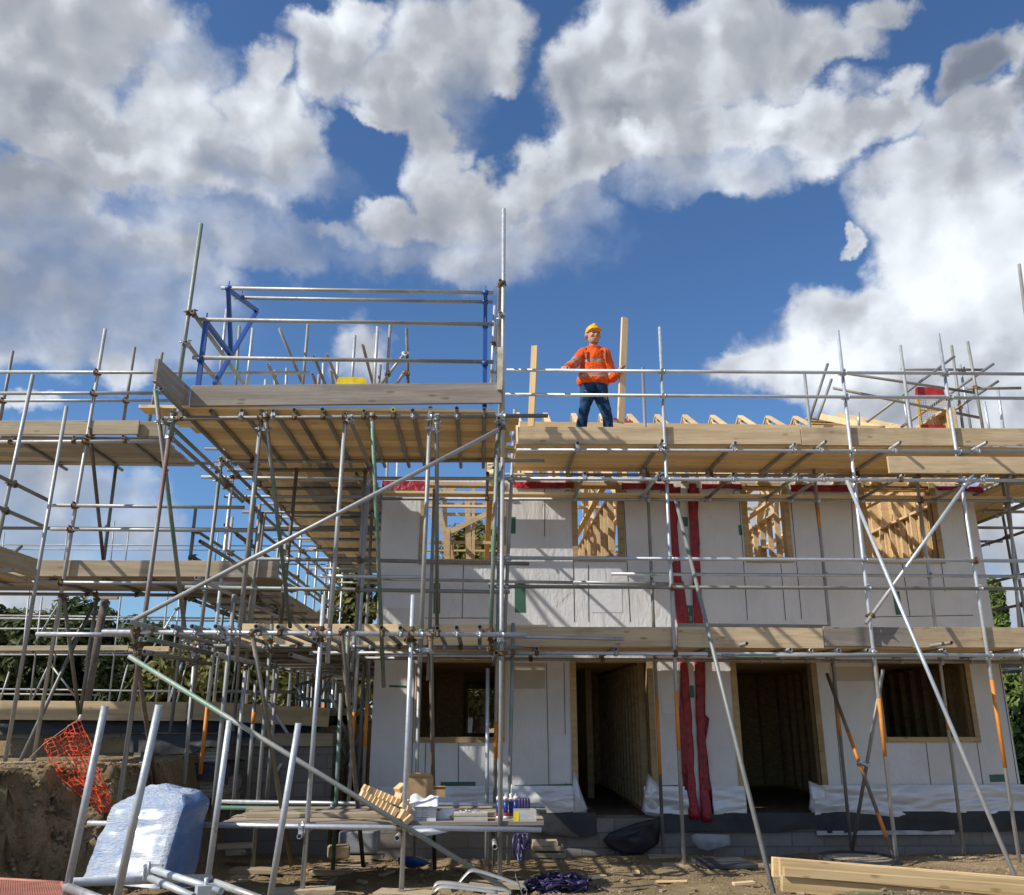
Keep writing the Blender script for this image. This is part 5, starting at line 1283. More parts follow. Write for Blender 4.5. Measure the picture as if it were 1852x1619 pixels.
# jacket: torso loft with tape bands by ring, then sleeves
J = MB()
def jr(v, hw, u=1074, dp=.62, dy=.02):
    c = B_(u, v, dy); w = (B_(u+hw, v, dy)-B_(u, v, dy)).x; return c, w, w*dp
def band_rows(rows, sub=3, seed=0):
    out = []; mis = []
    for i in range(len(rows)-1):
        a, b = rows[i], rows[i+1]
        for j in range(sub):
            t = j/sub; v = a[0]+(b[0]-a[0])*t; hw = a[1]+(b[1]-a[1])*t; u = a[2]+(b[2]-a[2])*t
            c, w, dpt = jr(v, hw, u); w *= 1+.035*noise.noise(Vector((v*.35, seed, 0)))
            out.append((c, X3(w), Y3(dpt*(1+.06*noise.noise(Vector((v*.3, seed, 5))))))); mis.append(a[3])
    c, w, dpt = jr(rows[-1][0], rows[-1][1], rows[-1][2]); out.append((c, X3(w), Y3(dpt)))
    return out, mis
rows = [(629, 9, 1074, 0), (633, 14, 1074, 0), (638, 20, 1073.5, 0), (646, 22.5, 1073.5, 0), (654, 22.8, 1073, 1), (658, 23.2, 1073, 0), (672, 25.5, 1073, 0), (682, 28.5, 1073, 1), (686.5, 29.5, 1073, 0), (695, 29.0, 1073, 0), (697.5, 27, 1073, 0)]
rg_, mi_ = band_rows(rows); J.loft(rg_, 28, mi_)
slL = spl([(shL+Vector((.04, 0, .01)), .085), (shL, .092), (elL, .078), (elL.lerp(wrL, .5), .070), (wrL+(elL-wrL)*.10, .052)], 5)
J_l = [0]*len(slL)
for i in (9, 10, 14, 15): J_l[i] = 1
limb(J, slL, 16, J_l, wob=.10, seed=1)
slR = spl([(shR+Vector((-.04, 0, .01)), .085), (shR, .092), (elR+Vector((.0, 0, .04)), .078), (elR.lerp(wrR, .45), .070), (wrR+(elR-wrR)*.10, .052)], 5)
J_r = [0]*len(slR)
for i in (9, 10): J_r[i] = 1
limb(J, slR, 16, J_r, wob=.10, seed=2)
# stand collar flaps
J.loft([(neck+Vector((0, .02, -.075)), X3(.125), Y3(.10)), (neck+Vector((0, .025, -.01)), X3(.112), Y3(.098)), (neck+Vector((0, .03, .03)), X3(.12), Y3(.105))], 20, cap=False)
jk = J.build('jacket', [HV, TAPE], person)
def tri(tm, n=2):
    sb = tm.modifiers.new('sub', 'SUBSURF'); sb.levels = n; sb.render_levels = n
tri(jk, 2)
def crease(o, st, sc):
    tx = bpy.data.textures.new('creases', 'CLOUDS'); tx.noise_scale = sc; tx.noise_depth = 3
    dm = o.modifiers.new('creases', 'DISPLACE'); dm.texture = tx; dm.strength = st; dm.mid_level = .5; dm.texture_coords = 'LOCAL'
crease(jk, .032, .10)
# braces (vertical reflective straps) and zip
for u0, u1 in ((1057, 1059), (1093, 1090)):
    mb = MB(); pts_ = []
    for k in range(9):
        f = k/8; v = 636+f*19; u = u0+(u1-u0)*f+(-1.5 if u0 < 1070 else 1.5)*math.sin(f*3.1)*.6
        c, w, dpt = jr(v, 24.5, 1073.5); x = B_(u, v, 0).x; q = min(.97, abs(x-c.x)/w); y = c.y-dpt*math.sqrt(1-q*q)-.012
        pts_.append(Vector((x, y, c.z)))
    for k in range(8): mb.bar(pts_[k], pts_[k+1]+(pts_[k+1]-pts_[k])*.1, .012, .034, up=(0, 1, 0))
    mb.v = [v_+Vector((0, -.012, 0)) for v_ in mb.v]; mb.build('reflective_strap', TAPE, person)
# jeans
Jn = MB()
rows = [(692, 24.5, 1074, 0), (699, 25, 1074, 0), (707, 25.5, 1074, 0), (714, 25.5, 1074, 0)]
rg_, mi_ = band_rows(rows, 2, 3); Jn.loft(rg_, 24)
for h_, k_, a_, sd2 in ((hpL, knL, anL, 4), (hpR, knR, anR, 5)):
    limb(Jn, spl([(h_+Vector((0, .02, .05)), .110), (h_+Vector((0, .02, -.04)), .112), (k_, .080), (k_.lerp(a_, .5), .075), (a_, .078)], 5), 16, wob=.09, seed=sd2)
jn = Jn.build('jeans', DENIM, person); tri(jn, 2); crease(jn, .03, .12)
for a_ in (anL, anR):
    mb = MB(); mb.loft([(a_+Vector((0, .03, .06)), X3(.062), Y3(.07)), (a_+Vector((0, .01, -.03)), X3(.06), Y3(.10)), (a_+Vector((0, -.06, -.10)), X3(.058), Y3(.17)), (a_+Vector((0, -.06, -.13)), X3(.055), Y3(.165))], 16); mb.build('boot', DKSH, person)
# plank in his hand and the one leaning to the left of him
def plank(ua, va, ub, vb, Y, w, th, lab, Yb=None):
    a = P(ua, va, Y); b = P(ub, vb, Yb or Y); d = a-b
    o = board('timber_plank', PINEB if lab.startswith('pale') else FRESH, None, (a+b)/2, d, (.28, -1, 0) if lab.startswith('pale') else (-.35, -1, 0), d.length, w, th)
    return tag(o, lab, 'plank')
plank(1130, 575, 1122.5, 765, PY-.10, .098, .045, 'pale upright plank held by the worker in his hand')
plank(967, 626, 960.5, 772, 12.0, .095, .045, 'upright timber plank standing behind the guardrail left of the worker')
# ------------------------------------------------------------------ stillage in the left foreground
St = thing('stillage', 'empty galvanised tube stillage with four leaning uprights in the left foreground', 'stillage', P(250, 1610, 6.9))
def stt(name, u1, v1, y1, u2, v2, y2, m=GALV, r=.0265):
    mb = MB(); mb.tube(P(u1, v1, y1), P(u2, v2, y2), r, .004, 16); mb.build(name, m, St, origin=P(u2, v2, y2))
GALVS = tube_mat('stillage_steel', (.52, .55, .58), (.30, .28, .27), .4, .42, .74)
stt('upright', 190, 1277, 6.75, 118, 1625, 6.75, GALVS); stt('upright', 288, 1275, 6.3, 208, 1640, 6.3, GALVS)
stt('upright', 415, 1303, 8.1, 375, 1597, 8.1, GALVS, .0265); stt('upright', 540, 1308, 7.5, 486, 1640, 7.5, GALVS, .0265)
stt('base_tube', 128, 1596, 6.8, 380, 1588, 8.0, GALVS, .03); stt('base_tube', 120, 1604, 6.75, 215, 1640, 6.3, GALVS, .03); stt('base_tube', 376, 1592, 8.05, 500, 1636, 7.5, GALVS, .03)
stt('base_tube', 268, 1570, 7.2, 400, 1612, 6.7, GALVS, .025); stt('base_tube', 264, 1585, 7.2, 350, 1622, 6.7, GALVS, .025)
mb = MB(); p = P(272, 1580, 7.2); mb.box(p, (.10, .10, .09), Matrix.Rotation(.4, 3, 'Z')); mb.cyl(p+Vector((0, -.05, -.03)), p+Vector((0, -.05, .09)), .012, 8); mb.box(p+Vector((.03, -.04, .06)), (.14, .03, .02)); mb.build('corner_clamp', GALVS, St)
mb = MB(); p = P(372, 1610, 6.75); mb.box(p, (.13, .09, .07), Matrix.Rotation(.5, 3, 'Z')); mb.cyl(p, p+Vector((0, -.01, .08)), .014, 8); mb.build('corner_clamp', GALVS, St)
# ------------------------------------------------------------------ blue wrapped pack
def fn_wrap(T, b):
    tc = T.add('ShaderNodeTexCoord').outputs['Object']
    r = Matrix.Rotation(.6, 3, 'Y')
    mp = T.add('ShaderNodeMapping', Vector=tc); mp.inputs['Rotation'].default_value = (0, .9, 0); mp.inputs['Scale'].default_value = (2.2, 2.2, 17)
    wr = T.noise(mp.outputs[0], 3.2, 6, .6).outputs[0]
    w2 = T.noise(tc, 11, 6, .7).outputs[0]
    film_glare = T.ss(T.noise(tc, 1.9, 3, .5).outputs[0], .38, .58)
    fold = T.ss(T.math('MULTIPLY_ADD', w2, .45, T.math('MULTIPLY', wr, .65)), .44, .56)
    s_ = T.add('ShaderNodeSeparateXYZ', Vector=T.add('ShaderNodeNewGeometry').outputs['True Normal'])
    lit_side = T.ss(s_.outputs[0], .1, .5, 1, .16)  # right-facing sides painted deep blue as shade, the rest paler as lit
    c = T.mix(T.math('MULTIPLY', T.math('MULTIPLY_ADD', fold, .55, T.math('MULTIPLY_ADD', film_glare, .35, .1)), lit_side), T.mix(lit_side, (.02, .17, .50), (.30, .45, .72)), (.64, .68, .76))  # white film glare painted over the blue, strongest away from the right side
    T.set(b.inputs['Base Color'], c); b.inputs['Roughness'].default_value = .38; b.inputs['Specular IOR Level'].default_value = .6
    cr_ = T.math('POWER', T.math('SUBTRACT', 1.0, T.math('ABSOLUTE', T.math('MULTIPLY_ADD', T.noise(tc, 5.5, 6, .62).outputs[0], 2.0, -1.0))), 5.0)
    cr2 = T.math('POWER', T.math('SUBTRACT', 1.0, T.math('ABSOLUTE', T.math('MULTIPLY_ADD', wr, 2.0, -1.0))), 4.0)
    bump(T, b, T.math('ADD', T.math('MULTIPLY', cr2, 1.3), T.math('MULTIPLY', cr_, 1.0)), .022, .7)
    b.inputs['Coat Weight'].default_value = .45; b.inputs['Coat Roughness'].default_value = .2
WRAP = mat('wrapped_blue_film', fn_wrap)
c0 = [P(150, 1592, 8.3), P(288, 1608, 8.0), P(350, 1604, 8.75), P(215, 1560, 8.95)]
t0 = [P(208, 1448, 8.6), P(336, 1438, 8.42), P(384, 1428, 9.0), P(268, 1416, 9.25)]
mb = MB(); nlat = 40; nl = 26
def wp(k, f):
    k = k % 4; i = int(k) % 4; g = k-int(k); a = c0[i].lerp(c0[(i+1) % 4], g); b = t0[i].lerp(t0[(i+1) % 4], g)
    bul = math.sin(math.pi*g)**.6*.03
    p = a.lerp(b, f); cc = sum(c0, Vector())/4; cc = cc.lerp(sum(t0, Vector())/4, f); o = (p-cc); o.z = 0; o.normalize()
    top = smooth(.9, 1.0, f)
    p = p+o*(bul-.09*top + .02*noise.noise(p*6)+.012*noise.noise(p*15)); p.z += -.0*top+.035*noise.noise(Vector((p.x*4, p.y*4, 2)))*f
    return p
b0 = len(mb.v)
for j in range(nl+1):
    for i in range(nlat): mb.v.append(wp(i*4/nlat, j/nl))
for j in range(nl):
    for i in range(nlat): mb.face([b0+j*nlat+i, b0+j*nlat+(i+1) % nlat, b0+(j+1)*nlat+(i+1) % nlat, b0+(j+1)*nlat+i], 0, True)
last = [b0+nl*nlat+i for i in range(nlat)]; tc_ = sum((mb.v[k] for k in last), Vector())/nlat
prev = last
for f in (.35, .7):
    cur = []
    for k in last: q = mb.v[k].lerp(tc_, f); q.z += .03+.05*noise.noise(q*5); mb.v.append(q); cur.append(len(mb.v)-1)
    for i in range(nlat): mb.face([prev[i], prev[(i+1) % nlat], cur[(i+1) % nlat], cur[i]], 0, True)
    prev = cur
mb.v.append(tc_+Z3(.05)); 
for i in range(nlat): mb.face([prev[i], prev[(i+1) % nlat], len(mb.v)-1], 0, True)
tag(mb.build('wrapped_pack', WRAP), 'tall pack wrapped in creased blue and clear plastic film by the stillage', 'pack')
# ------------------------------------------------------------------ orange netting
NET = plain('orange_netting', (.80, .09, .025), .5, 0, .15)
net = thing('safety_netting', 'crumpled orange plastic safety netting hanging on a string above the bank', 'netting', P(150, 1400, 9.6))
mb = MB(); NU, NV = 9, 17
def npnt(i, j):
    f = j/NV; g = i/NU
    ul, vl = 78+(108-78)*min(1, f*2.0)+ (175-108)*max(0, f*2-1)*1.0, 1347+f*118
    ur, vr = 146+(212-146)*f, 1300+f*168
    u = ul+(ur-ul)*g; v = vl+(vr-vl)*g
    y = 9.35+.30*noise.noise(Vector((i*.6, j*.3, 0)))+.12*noise.noise(Vector((i*.9, j*.5, 3)))
    q = P(u+7*noise.noise(Vector((i*.5, j*.35, 7))), v+7*noise.noise(Vector((i*.4, j*.5, 9))), y)
    return q
for i in range(NU+1):
    for j in range(NV): a, b = npnt(i, j), npnt(i, j+1); mb.bar(a, b, .006, .004)
for j in range(0, NV+1):
    for i in range(NU): a, b = npnt(i, j), npnt(i+1, j); mb.bar(a, b, .005, .004)
    for i in range(NU+1): mb.box(npnt(i, j), (.013, .006, .013))
mb.build('mesh', NET, net)
mb = MB()
for j in range(26):
    for (g0, w_) in ((.33, 9), (.62, 7)):
        pass
def npnt2(i, j):
    f = j/30; u = 118+i*11+(160-118)*f+6*noise.noise(Vector((i, j*.4, 2))); v = 1325+f*118+5*noise.noise(Vector((i*.8, j*.5, 5)))
    return P(u, v, 9.25+.15*noise.noise(Vector((i*.7, j*.3, 8))))
for i in range(4):
    for j in range(0, 30):
        mb.bar(npnt2(i, j), npnt2(i, j+1), .006, .004)
        if i < 3 and j % 2 == 0: mb.bar(npnt2(i, j), npnt2(i+1, j), .005, .004)
        if j % 2 == 0: mb.box(npnt2(i, j), (.013, .006, .013))
mb.build('mesh', NET, net)
mb = MB(); mb.poly_tube([P(5, 1419, 9.3), P(40, 1384, 9.3), P(78, 1347, 9.3), P(112, 1322, 9.3), P(146, 1298, 9.3)], .004, 6); mb.build('string', TANW, net)
mb = MB(); q = P(145, 1299, 9.28); limb(mb, [(q+Z3(-.03), .012), (q, .02), (q+Z3(.035), .012)], 8); mb.build('tie', plain('white_tie', (.6, .58, .52), .6), net)
# red mesh barrier lying flat
rm_ = thing('mesh_barrier', 'faded red plastic mesh barrier lying flat at the bottom left corner', 'barrier', PZ(60, 1612, .62))
def rmp(u, v): return PZ(u, v, .66)
q0, q1, q2, q3 = rmp(-10, 1590), rmp(112, 1597), rmp(130, 1640), rmp(-20, 1640)
mb = MB()
for i in range(31): a = q0.lerp(q1, i/30); b = q3.lerp(q2, i/30); mb.bar(a, b, .008, .005)
for i in range(16): a = q0.lerp(q3, i/15); b = q1.lerp(q2, i/15); mb.bar(a, b, .008, .005)
PINK = plain('faded_red_plastic', (.46, .19, .14), .6, 0, .15)
mb.build('mesh', PINK, rm_)
mb = MB(); mb.poly_tube([q0, q1], .014, 8); mb.poly_tube([q1, q2], .014, 8); mb.build('rim', PINK, rm_)
mb = MB(); 
mb.grid(lambda a_, b_: q0.lerp(q1, a_).lerp(q3.lerp(q2, a_), b_)-Z3(.02), 4, 4); mb.build('sheet', plain('pink_dust_sheet', (.42, .22, .17), .8), rm_)
# ------------------------------------------------------------------ things on the bench
def bz(u, v, Y): return P(u, v, Y)
CARD = plain('cardboard', (.40, .27, .14), .8, 0, .12, 8, .3, .2, .005)
WHT = plain('white_carton', (.62, .62, .63), .6, 0, .05)
WBX = thing('carton', 'white cardboard box with printed small text standing open on the bench', 'box', bz(764, 1494, 9.2))
a = bz(741, 1492, 9.17); b = bz(788, 1492, 9.17); h = bz(764, 1450, 9.17).z-a.z
mb = MB(); t_ = .006
mb.aabb(a.x, b.x, 9.17, 9.17+t_, a.z, a.z+h); mb.aabb(a.x, b.x, 9.37, 9.37+t_, a.z, a.z+h); mb.aabb(a.x, a.x+t_, 9.178, 9.368, a.z, a.z+h-.001); mb.aabb(b.x-t_, b.x, 9.178, 9.368, a.z, a.z+h-.001); mb.aabb(a.x+.01, b.x-.01, 9.18, 9.365, a.z+.001, a.z+.01)
mb.build('carton_body', WHT, WBX)
mb = MB(); mb.grid(lambda s_, t: (a.x-.01+(b.x-a.x+.03)*s_, 9.165-.05*math.sin(t*2)+.19*(1-t), a.z+h+.012+.05*(1-t)*(.5+noise.noise(Vector((s_*3, t*2, 0))))-.055*t*t+.012*noise.noise(Vector((s_*6, t*5, 3)))), 18, 12)
o = mb.build('paper_flap', plain('white_paper', (.80, .80, .80), .6, 0, .03), WBX); o.modifiers.new('solid', 'SOLIDIFY').thickness = .004
mb = MB()
for c in range(2):
    for r in range(13):
        w_ = random.uniform(.05, .085)*(1 if c else .6); x = a.x+.035+c*.075; z = a.z+h-.045-r*.0135
        if r in (3, 7): w_ *= .4
        mb.aabb(x, x+w_, 9.1688, 9.1698, z, z+.0035)
mb.aabb(a.x+.06, a.x+.18, 9.1688, 9.1698, a.z+.062, a.z+.069); mb.aabb(a.x+.09, a.x+.12, 9.1688, 9.1698, a.z+.045, a.z+.051); mb.aabb(a.x+.09, a.x+.12, 9.1688, 9.1698, a.z+.028, a.z+.034)
mb.build('printed_text', plain('print_grey', (.25, .25, .26), .6), WBX)
# brown open cardboard behind
cb_ = thing('cardboard_box', 'torn open brown cardboard box behind the white one on the bench', 'box', bz(765, 1440, 9.7))
mb = MB()
p0, p1 = bz(738, 1438, 9.62), bz(783, 1438, 9.62); zt_ = bz(760, 1401, 9.62).z
mb.aabb(p0.x, p1.x, 9.62, 9.628, p0.z-.12, zt_-.03); mb.aabb(p0.x, p0.x+.008, 9.63, 9.85, p0.z-.12, p0.z+.02); mb.aabb(p1.x-.008, p1.x, 9.63, 9.85, p0.z-.12, p0.z+.02)
mb.build('carton_body', CARD, cb_)
mb = MB(); mb.grid(lambda s_, t: (p0.x+(p1.x-p0.x)*s_-.03*t*s_, 9.62-.03*t, zt_-.03+.045*t+.01*noise.noise(Vector((s_*9, 0, 0)))*t), 14, 3); o = mb.build('flap', CARD, cb_); o.modifiers.new('solid', 'SOLIDIFY').thickness = .005
mb = MB(); q = bz(793, 1426, 9.66); mb.box(q, (.15, .10, .008), Matrix.Rotation(-.5, 3, 'X')); mb.box(q+Vector((0, -.04, -.045)), (.15, .008, .075)); mb.build('flap', CARD, cb_)
# off-cut blocks, three slanting rows
BLK = wood_mat('block_pine', (.62, .43, .22), (.74, .55, .32), .15, .02)
cnt = 0
def block(u, v, Y, sz, rz, ry, lab):
    p = bz(u, v, Y); mb = MB(); R3 = (Matrix.Rotation(rz, 3, 'Z') @ Matrix.Rotation(ry, 3, 'Y'))
    M = Matrix.Translation(p) @ R3.to_4x4(); mb.box((0, 0, 0), sz); mb.v = [M @ v_ for v_ in mb.v]
    o = mb.build('timber_block', BLK, None, M); tag(o, lab, 'wood block', 'sawn wood blocks leaning on the bench'); bv = o.modifiers.new('bevel', 'BEVEL'); bv.width = .002
    return o
for r, (u0, v0, u1, v1, Y, n_, lab) in enumerate(((712, 1468, 655, 1438, 9.10, 9, 'pale sawn wood block standing in the front slanting row on the bench'), (717, 1450, 660, 1426, 9.28, 9, 'pale sawn wood block standing in the rear slanting row on the bench'))):
    for k in range(n_):
        f = k/(n_-1); block(u0+(u1-u0)*f, v0+(v1-v0)*f, Y+.16*f, (.043, .10, .085 if r == 0 else .07), .35+random.uniform(-.06, .06), .5+random.uniform(-.05, .05), lab)
for (u, v, Y, rz, ry, lab) in ((733, 1455, 9.2, .5, .75, 'wood block tipped against the left side of the white box'), (727, 1474, 9.06, .5, .6, 'wood block lowest in the pile beside the white box'), (737, 1482, 9.03, .4, .9, 'wood block leaning out at the front edge of the bench'), (722, 1441, 9.3, .9, .4, 'wood block lying on top of the rear row'), (724, 1425, 9.32, .7, 1.0, 'wood block standing highest of the pile'), (735, 1466, 9.12, .6, .3, 'wood block wedged in the middle of the pile end')):
    block(u, v, Y, (.05, .10, .095), rz, ry, lab)
# white plastic sheets
wfm = plain('white_plastic_film', (.62, .64, .68), .35, 0, .1, 5, .6, .6, .02)
for lab, pts_, Y in (('crumpled white plastic sheeting right of the white box on the bench', [(788, 1496), (790, 1470), (800, 1462), (822, 1462), (828, 1474), (815, 1478), (824, 1490), (818, 1496)], 9.3), ('white sheet corner hanging below the bench tube', [(735, 1500), (780, 1498), (812, 1505), (770, 1513), (742, 1510)], 9.0)):
    ws = MB(); c = sum((P(u, v, Y) for u, v in pts_), Vector())/len(pts_)+Vector((0, -.04, .01)); fan(ws, pts_, Y, c, .06)
    o = tag(ws.build('plastic_sheet', wfm), lab, 'plastic sheet'); o.modifiers.new('solid', 'SOLIDIFY').thickness = .003
# pale slabs with ties on top
ps = thing('packer_stack', 'stack of thin pale packers with wire ties lying on top', 'stack', bz(850, 1494, 9.2))
for k in range(5):
    q0_, q1_ = bz(821, 1494-k*4.6, 9.13), bz(882, 1494-k*4.6, 9.13); mb = MB(); o_ = random.uniform(-.008, .008); mb.aabb(q0_.x+o_, q1_.x+o_, 9.13+o_, 9.32, q0_.z, q0_.z+.023); mb.build('packer', plain('pale_packer', (.46, .42, .36), .8, 0, .1), ps)
mb = MB(); rg2 = random.Random(4)
for k in range(26):
    q = bz(836+rg2.uniform(0, 34), 1474-rg2.uniform(0, 6), 9.2); d = Vector((rg2.uniform(-1, 1), rg2.uniform(-.3, .3), rg2.uniform(-.3, .3))).normalized()*.05; mb.cyl(q-d, q+d, .0025, 5)
mb.build('wire_ties', CPL, ps)
# sealant cartridges
BLU = plain('cartridge_blue', (.015, .035, .20), .35, 0, .1); WPL = plain('white_pot_plastic', (.68, .68, .66), .4, 0, .04); REDP = plain('cartridge_red', (.45, .04, .05), .4)
def cart(u, v, Y, lab, long=False, h=.225):
    p = bz(u, v, Y); t = thing('sealant_cartridge', lab, 'cartridge', p, 'sealant cartridges on the bench')
    mb = MB(); mb.cyl(p+Z3(.028), p+Z3(h*.78), .0245, 18); mb.build('tube_body', BLU, t)
    mb = MB(); mb.cyl(p, p+Z3(.0275), .0243, 18); mb.cyl(p+Z3(h*.78), p+Z3(h*.93), .0246, 18); mb.cyl(p+Z3(h*.93), p+Z3(h*.97), .014, 12); mb.cyl(p+Z3(h*.97), p+Z3(h*(1.35 if long else 1.05)), .009, 10, .004); mb.build('nozzle', WPL, t)
    mb = MB(); mb.loft([(p+Z3(.032), X3(.0247), Y3(.0247)), (p+Z3(.058), X3(.0247), Y3(.0247))], 18, cap=False); mb.build('red_stripe', REDP, t)
    mb = MB(); mb.aabb(p.x-.006, p.x+.016, p.y-.026, p.y-.0235, p.z+h*.80, p.z+h*.86); mb.build('red_logo_mark', REDP, t)
cart(901.5, 1481, 9.42, 'blue sealant cartridge leftmost, half hidden by the tall standard'); cart(914.5, 1481, 9.35, 'blue sealant cartridge just right of the tall standard'); cart(924.5, 1481, 9.40, 'blue sealant cartridge in front of the long white nozzle', h=.215); cart(932.5, 1480, 9.5, 'blue sealant cartridge rightmost, next to the purple gloves'); cart(925, 1475, 9.62, 'sealant cartridge at the back with a tall white nozzle', True)
# purple gloves bundle and straps
PUR = plain('purple_strap', (.04, .03, .095), .45, 0, .3, 8, .4, .5, .01)
pg = MB()
for k in range(4):
    q = bz(940+k*5.2, 1470, 9.75); limb(pg, [(q, .017), (q+Z3(.06), .02), (q+Z3(.12), .019), (q+Z3(.145), .012)], 10, flat=.7)
tag(pg.build('strap_bundle', PUR), 'upright bundle of purple webbing loops behind the clear box', 'straps')
def ribbon(mb, pts, w, th=.002, up=None):
    n = len(pts); k0 = len(mb.v); last = None
    for i in range(n):
        a, b = Vector(pts[max(i-1, 0)]), Vector(pts[min(i+1, n-1)]); d = (b-a).normalized(); s_ = d.cross(Vector(up) if up else Vector((0, -1, 0)))
        if s_.length < .1: s_ = d.cross(Vector((.3, .2, 1)))
        s_.normalize()
        if last is not None and s_.dot(last) < 0: s_ = -s_
        last = s_; p = Vector(pts[i]); mb.v += [p-s_*w, p+s_*w]
        if i: mb.face([k0+2*i-2, k0+2*i-1, k0+2*i+1, k0+2*i], 0, True)
hs = MB()
for (u, r, dv, ph) in ((934, 6, 44, 0), (943, 5, 50, 1), (951, 7, 30, 2), (940, 4, 52, 3), (947, 8, 24, .5)):
    pts_ = []
    for k in range(19): t = k/18*2*math.pi; pts_.append(P(u+math.sin(t)*r, 1508+dv*.5-math.cos(t)*dv*.5, 8.94+.03*math.cos(t*2+ph)-.01*ph))
    ribbon(hs, pts_, .011)
o = tag(hs.build('hanging_straps', PUR), 'loops of purple webbing hanging under the bench end', 'straps'); o.modifiers.new('solid', 'SOLIDIFY').thickness = .003
# clear box with yellow label
cbx = thing('storage_tub', 'clear plastic tub with yellow label and dark fixings at the bench end', 'tub', bz(950, 1494, 9.12))
def fn_clr(T, b):
    b.inputs['Base Color'].default_value = (.70, .70, .68, 1); b.inputs['Roughness'].default_value = .3
    tr = T.add('ShaderNodeBsdfTransparent'); mx = T.add('ShaderNodeMixShader'); mx.inputs[0].default_value = .55; T.l.new(tr.outputs[0], mx.inputs[1]); T.l.new(b.outputs[0], mx.inputs[2]); T.l.new(mx.outputs[0], T.n['Material Output'].inputs[0])
CLR = mat('clear_plastic', fn_clr)
a, b = bz(929, 1494, 9.12), bz(971, 1494, 9.12); h = bz(950, 1466, 9.12).z-a.z
mb = MB(); mb.aabb(a.x+.004, b.x-.004, 9.12, 9.30, a.z+.03, a.z+h); mb.aabb(a.x, b.x, 9.115, 9.305, a.z, a.z+.028); mb.build('tub_body', CLR, cbx)
mb = MB(); mb.aabb(a.x-.001, a.x+.05, 9.116, 9.1195, a.z+.04, a.z+h-.015); mb.build('yellow_label', plain('label_yellow', (.80, .66, .02), .5), cbx)
mb = MB()
for k in range(60): q = Vector((random.uniform(a.x+.05, b.x-.03), random.uniform(9.15, 9.28), a.z+.035+random.random()*.05)); d = Vector((random.uniform(-1, 1), random.uniform(-1, 1), random.uniform(-.5, .5)))*.015; mb.cyl(q-d, q+d, .002, 4)
mb.build('fixings', TAPEB, cbx)
# ------------------------------------------------------------------ ground clutter
def heap(name, lab, cat, m, u, v, Y, ru, nr, w, hgt, seed, grp=None, out=None):
    rg3 = random.Random(seed); c = P(u, v, Y); mb = MB()
    for k in range(nr):
        a0 = rg3.random()*6.28; cx, cy = c.x+rg3.gauss(0, ru*.36), Y+rg3.gauss(0, ru*.28); rr = rg3.uniform(.05, .17); pts_ = []
        ph = rg3.random()*6; fl = rg3.uniform(.5, 1)
        for j in range(13):
            t = a0+j/12*rg3.uniform(3.5, 6.5); e = max(0, 1-((cx-c.x)**2+(cy-Y)**2)/(ru*ru))
            pts_.append((cx+math.cos(t)*rr, cy+math.sin(t)*rr*fl, gh(cx, cy)+.02+hgt*e*rg3.uniform(.5, 1)+.035*math.sin(t*2+ph)))
        up_ = Vector((rg3.uniform(-1, 1), rg3.uniform(-1, 1), 1.0)); ribbon(mb, pts_, w, up=up_)
    if out: ribbon(mb, out, w, up=(0, 0, 1))
    o = tag(mb.build(name, m), lab, cat); o.modifiers.new('solid', 'SOLIDIFY').thickness = .003; return o
sp = heap('strap_heap', 'tangled heap of purple webbing straps on the dirt in front of the bench', 'straps', PUR, 1012, 1604, 9.3, .36, 60, .02, .09, 5,
     out=[PZ(u, v, gh(PZ(u, v, .3).x, PZ(u, v, .3).y)+.03) for u, v in ((1050, 1604), (1075, 1600), (1100, 1606), (1130, 1605), (1160, 1602), (1180, 1600), (1195, 1603))])
BAND = plain('grey_banding', (.40, .40, .38), .4, .3, .2)
bd = thing('banding_coil', 'curled grey plastic banding strips on the ground below the bench', 'banding', P(860, 1606, 8.7))
for pts_, Y in (([(782, 1612), (790, 1598), (820, 1598), (860, 1604), (905, 1608), (925, 1615)], 8.7), ([(786, 1612), (800, 1604), (850, 1608), (900, 1614)], 8.6), ([(828, 1600), (840, 1585), (852, 1575), (870, 1577), (905, 1588), (930, 1597), (950, 1605), (952, 1619)], 8.8), ([(932, 1583), (938, 1600), (945, 1619)], 8.7)):
    q = [P(u, v, Y) for u, v in pts_]; qs = spl([(v_, 0) for v_ in q], 5); mb = MB()
    for (a_, _), (b_, _) in zip(qs[:-1], qs[1:]):
        k = len(mb.v); w_ = Vector((0, .02, .012)); mb.v += ([a_-w_, a_+w_] if k == 0 else [])+[b_-w_, b_+w_]; k = max(2, k); mb.face([k-2, k-1, k+1, k], 0, True)
    o = mb.build('strip', BAND, bd); o.modifiers.new('solid', 'SOLIDIFY').thickness = .003
mb = MB(); fan(mb, [(720, 1550), (745, 1549), (758, 1553), (778, 1560), (765, 1566), (740, 1568), (722, 1563)], 10.6, P(748, 1556, 10.45), .1)
o = tag(mb.build('blue_sack', plain('blue_sack', (.02, .10, .30), .5, 0, .3, 5, .6)), 'crumpled blue plastic sack on the ground under the bench', 'sack'); o.modifiers.new('solid', 'SOLIDIFY').thickness = .01
mb = MB(); a = P(588, 1603, 9.5); b = P(608, 1589, 9.9); mb.tube(a, b, .026); tag(mb.build('short_tube', DULL), 'short off-cut of scaffold tube lying on the dirt', 'tube')
